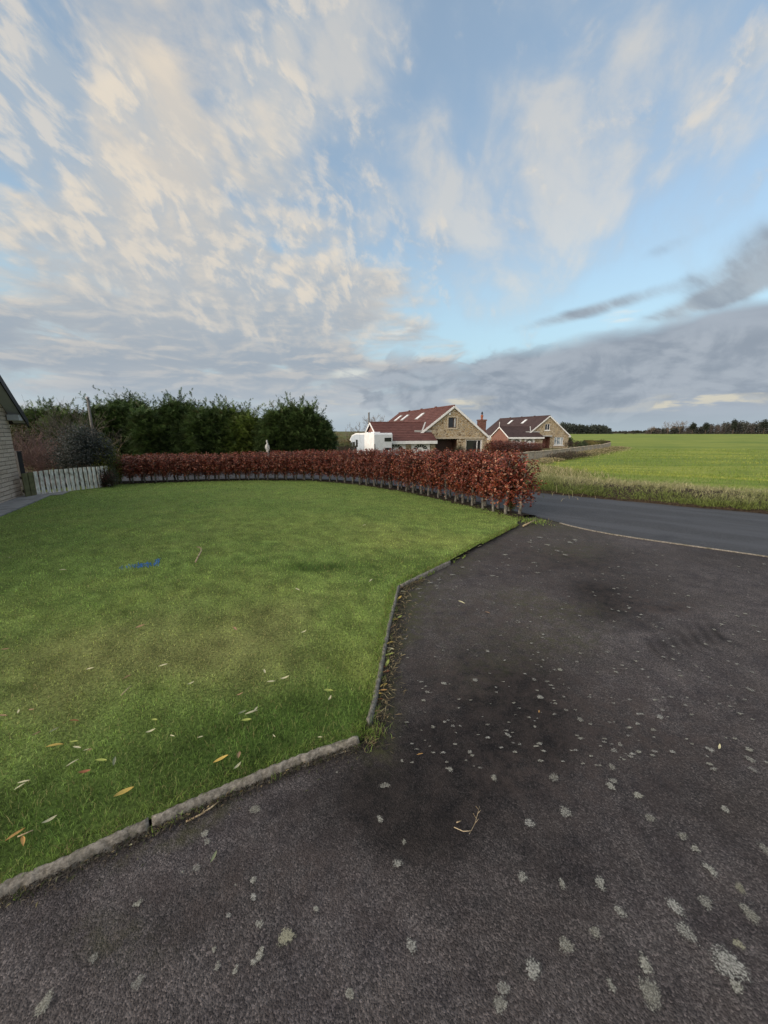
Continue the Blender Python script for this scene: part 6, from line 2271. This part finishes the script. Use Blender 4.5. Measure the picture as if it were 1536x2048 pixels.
DRIVE_LEAVES = [(608, 1528, .05, 60, 'yellow', 'small yellow leaf caught on the drive side of the curved kerb'), (367, 1629, .045, 0, 'russet', 'russet leaf in the gutter below the kerb joint'), (485, 1581, .045, 40, 'yellow', 'yellow leaf in the gutter halfway along the near kerb'), (428, 1715, .05, 75, 'grey', 'narrow dark green leaf lying alone on the drive'), (430, 1610, .035, 20, 'russet', None), (840, 1510, .045, 20, 'orange', 'orange sliver of a leaf on the dark stain of the drive'), (1078, 1424, .04, 70, 'orange', None), (1440, 1496, .05, 40, 'pale', None), (922, 1206, .10, -60, 'pale', None), (975, 1226, .06, -50, 'tan', None), (263, 1690, .03, 20, 'pale', None)]
GUTTER = [(799, 1197, .09, 60, 'yellow'), (806, 1184, .07, 20, 'pale'), (798, 1236, .10, 70, 'lime'), (789, 1241, .08, 20, 'yellow'), (790, 1222, .06, 0, 'pale'), (786, 1256, .08, 30, 'tan'), (780, 1288, .09, 50, 'yellow'), (781, 1299, .08, -40, 'pale'), (779, 1303, .05, 40, 'pale'), (778, 1312, .10, 30, 'lime'), (775, 1329, .10, 80, 'lime'), (772, 1345, .06, 10, 'russet'), (767, 1373, .08, 50, 'yellow'), (763, 1384, .09, 20, 'orange'), (757, 1388, .06, -30, 'yellow'), (760, 1400, .05, 0, 'russet'), (752, 1425, .06, 30, 'tan'), (770, 1335, .05, 60, 'russet'), (794, 1210, .07, 40, 'tan'), (802, 1176, .07, 10, 'tan'), (815, 1163, .08, 0, 'pale'), (832, 1158, .08, 10, 'tan'), (850, 1149, .09, 20, 'pale'), (870, 1140, .08, 0, 'tan'), (893, 1130, .09, 30, 'pale'), (915, 1118, .08, 20, 'lime'), (935, 1106, .09, 10, 'tan'), (960, 1093, .09, 20, 'pale')]
ln_ = 0


def lay(x, y, L, ang_, colour, z, label, group, cat='leaf'):
    global ln_
    gx, gy = on_ground(x, y, z)
    o = link('fallen_leaf', LEAFME[colour, ln_ % 3])
    ln_ += 1
    o.location = (gx, gy, z)
    o.scale = (L * 0.86, L * 0.86, L * 0.86)
    o.rotation_euler = (rnd.uniform(-0.25, 0.25), rnd.uniform(-0.2, 0.2), R(ang_))
    tag(o, label, cat, group)


words_ = {'pale': 'pale cream', 'yellow': 'yellow', 'lime': 'yellow-green', 'orange': 'orange', 'tan': 'tan brown', 'russet': 'russet', 'grey': 'grey-green'}
for x, y, L, a_, c_, lab in LEAVES:
    lay(x, y, L, a_, c_, 0.066, lab or 'small ' + words_[c_] + ' leaf, one of the loose scatter on the mown lawn', 'fallen leaves on the lawn, ' + words_[c_])
for x, y, L, a_, c_, lab in DRIVE_LEAVES:
    lay(x, y, L, a_, c_, 0.004, lab or words_[c_] + ' fallen leaf lying on the tarmac drive', 'fallen leaves on the drive, ' + words_[c_])
for x, y, L, a_, c_ in GUTTER:
    lay(x, y, L, a_, c_, 0.012, words_[c_] + ' fallen leaf in the litter along the straight kerb', 'fallen leaves along the kerb, ' + words_[c_])


def stick(name, pts, r_, label, z, mat='straw', extra=()):
    mb = MB()
    pp = [Vector((*on_ground(x, y, z), z + dz)) for x, y, dz in pts]
    o0 = pp[0].copy()
    mb.tube([p_ - o0 for p_ in pp], [r_ * (1 - 0.5 * k / len(pp)) for k in range(len(pp))], 6)
    for ex in extra:
        qq = [Vector((*on_ground(x, y, z), z + dz)) - o0 for x, y, dz in ex]
        mb.tube(qq, [r_ * 0.6, r_ * 0.45, r_ * 0.3][:len(qq)], 5)
    o = mb.build(name, M[mat], smooth=True)
    o.location = o0
    tag(o, label, 'twig')
    return o


stick('twig', [(391, 1124, 0.0), (397, 1114, 0.012), (403, 1104, 0.02), (402, 1099, 0.025), (394, 1096, 0.02)], 0.011, 'pale bent stick lying on the lawn right of the blue paint', 0.07)
stick('twig', [(372, 1644, 0.002), (400, 1632, 0.006), (425, 1617, 0.01), (438, 1608, 0.014)], 0.0045, 'straight pale stick in the gutter below the near kerb', 0.006)
stick('twig', [(300, 1664, 0.004), (325, 1656, 0.008), (350, 1644, 0.01)], 0.003, 'dark twig lying against the kerb joint', 0.006, 'bark_brown', [[(318, 1658, 0.01), (316, 1645, 0.02), (318, 1632, 0.04)]])
stick('twig', [(908, 1655, 0.002), (926, 1664, 0.004), (942, 1664, 0.006), (950, 1650, 0.01), (955, 1632, 0.012), (959, 1616, 0.01)], 0.0017, 'curved dried seed stalk lying on the dark part of the drive', 0.006, 'straw',
      [[(942, 1664, 0.006), (938, 1672, 0.01)], [(950, 1650, 0.01), (957, 1645, 0.02)], [(952, 1640, 0.01), (946, 1634, 0.02)], [(955, 1632, 0.012), (961, 1628, 0.022)], [(957, 1624, 0.012), (951, 1620, 0.022)]])
stick('twig', [(913, 1646, 0.003), (922, 1643, 0.004)], 0.0026, 'short straw lying beside the dried seed stalk', 0.006)
stick('twig', [(36, 1673, 0.0), (52, 1669, 0.006), (67, 1664, 0.01)], 0.0032, 'short pale stem lying beside the two orange leaves', 0.075)
stick('twig', [(50, 1782, 0.002), (66, 1764, 0.006), (84, 1752, 0.01)], 0.0026, 'thin dry stalk below the kerb at the left edge', 0.006, 'straw', [[(60, 1770, 0.006), (66, 1776, 0.01)]])
stick('twig', [(242, 1391, 0.0), (252, 1383, 0.008), (263, 1374, 0.01)], 0.0032, 'thin straw lying on the browned lawn', 0.075)
stick('twig', [(1046, 1052, 0.0), (1060, 1047, 0.02), (1072, 1043, 0.03)], 0.016, 'pale broken stick where the hedge meets the lane edging', 0.02)

# soil, needles and bits of straw swept into the gutter by the kerb
mb = MB()
gp_ = spline(KERB[8:15], 500)
gq_ = spline(KERB[2:9], 500)
n_ = 4200
Vb, Cb = [], []
for k in range(n_):
    near_ = k >= 2600
    gg = gq_ if near_ else gp_
    q = rnd.randrange(499)
    t = gg[q + 1] - gg[q]
    nr = np.array((t[1], -t[0])) / (np.linalg.norm(t) + 1e-9)
    o_ = 0.021 + abs(rnd.gauss(0, 0.022 if rnd.random() < 0.85 else 0.06)) if near_ else 0.03 + abs(rnd.gauss(0, 0.055))
    x, y = gg[q] + nr * o_
    L = rnd.uniform(0.006, 0.028 if near_ else 0.07)
    th = rnd.uniform(0, math.pi)
    wv = rnd.uniform(0.0015, 0.006)
    dx_, dy_ = math.cos(th) * L / 2, math.sin(th) * L / 2
    z0 = 0.006 + rnd.random() * 0.022 * math.exp(-o_ * 10)
    Vb += [(x - dx_, y - dy_, z0), (x - dy_ / L * wv * 2, y + dx_ / L * wv * 2, z0 + 0.005), (x + dx_, y + dy_, z0 + rnd.random() * 0.012)]
    c_ = rnd.choice(((0.035, 0.026, 0.018), (0.02, 0.016, 0.012), (0.03, 0.022, 0.015), (0.045, 0.035, 0.024), (0.04, 0.045, 0.018)) if near_ and rnd.random() < 0.85 else ((0.035, 0.026, 0.018), (0.02, 0.016, 0.012), (0.06, 0.045, 0.028), (0.05, 0.055, 0.02), (0.30, 0.24, 0.13), (0.20, 0.15, 0.08)))
    k_ = rnd.uniform(0.6, 1.3)
    Cb += [tuple(v * k_ for v in c_)] * 3
o = link('gutter_litter', np_mesh('gutter_litter', np.array(Vb), np.arange(n_ * 3).reshape(-1, 3), M['leaf'], np.array(Cb)))
tag(o, 'dark litter of soil, straw and bits along the foot of the kerb', 'litter', kind='stuff')
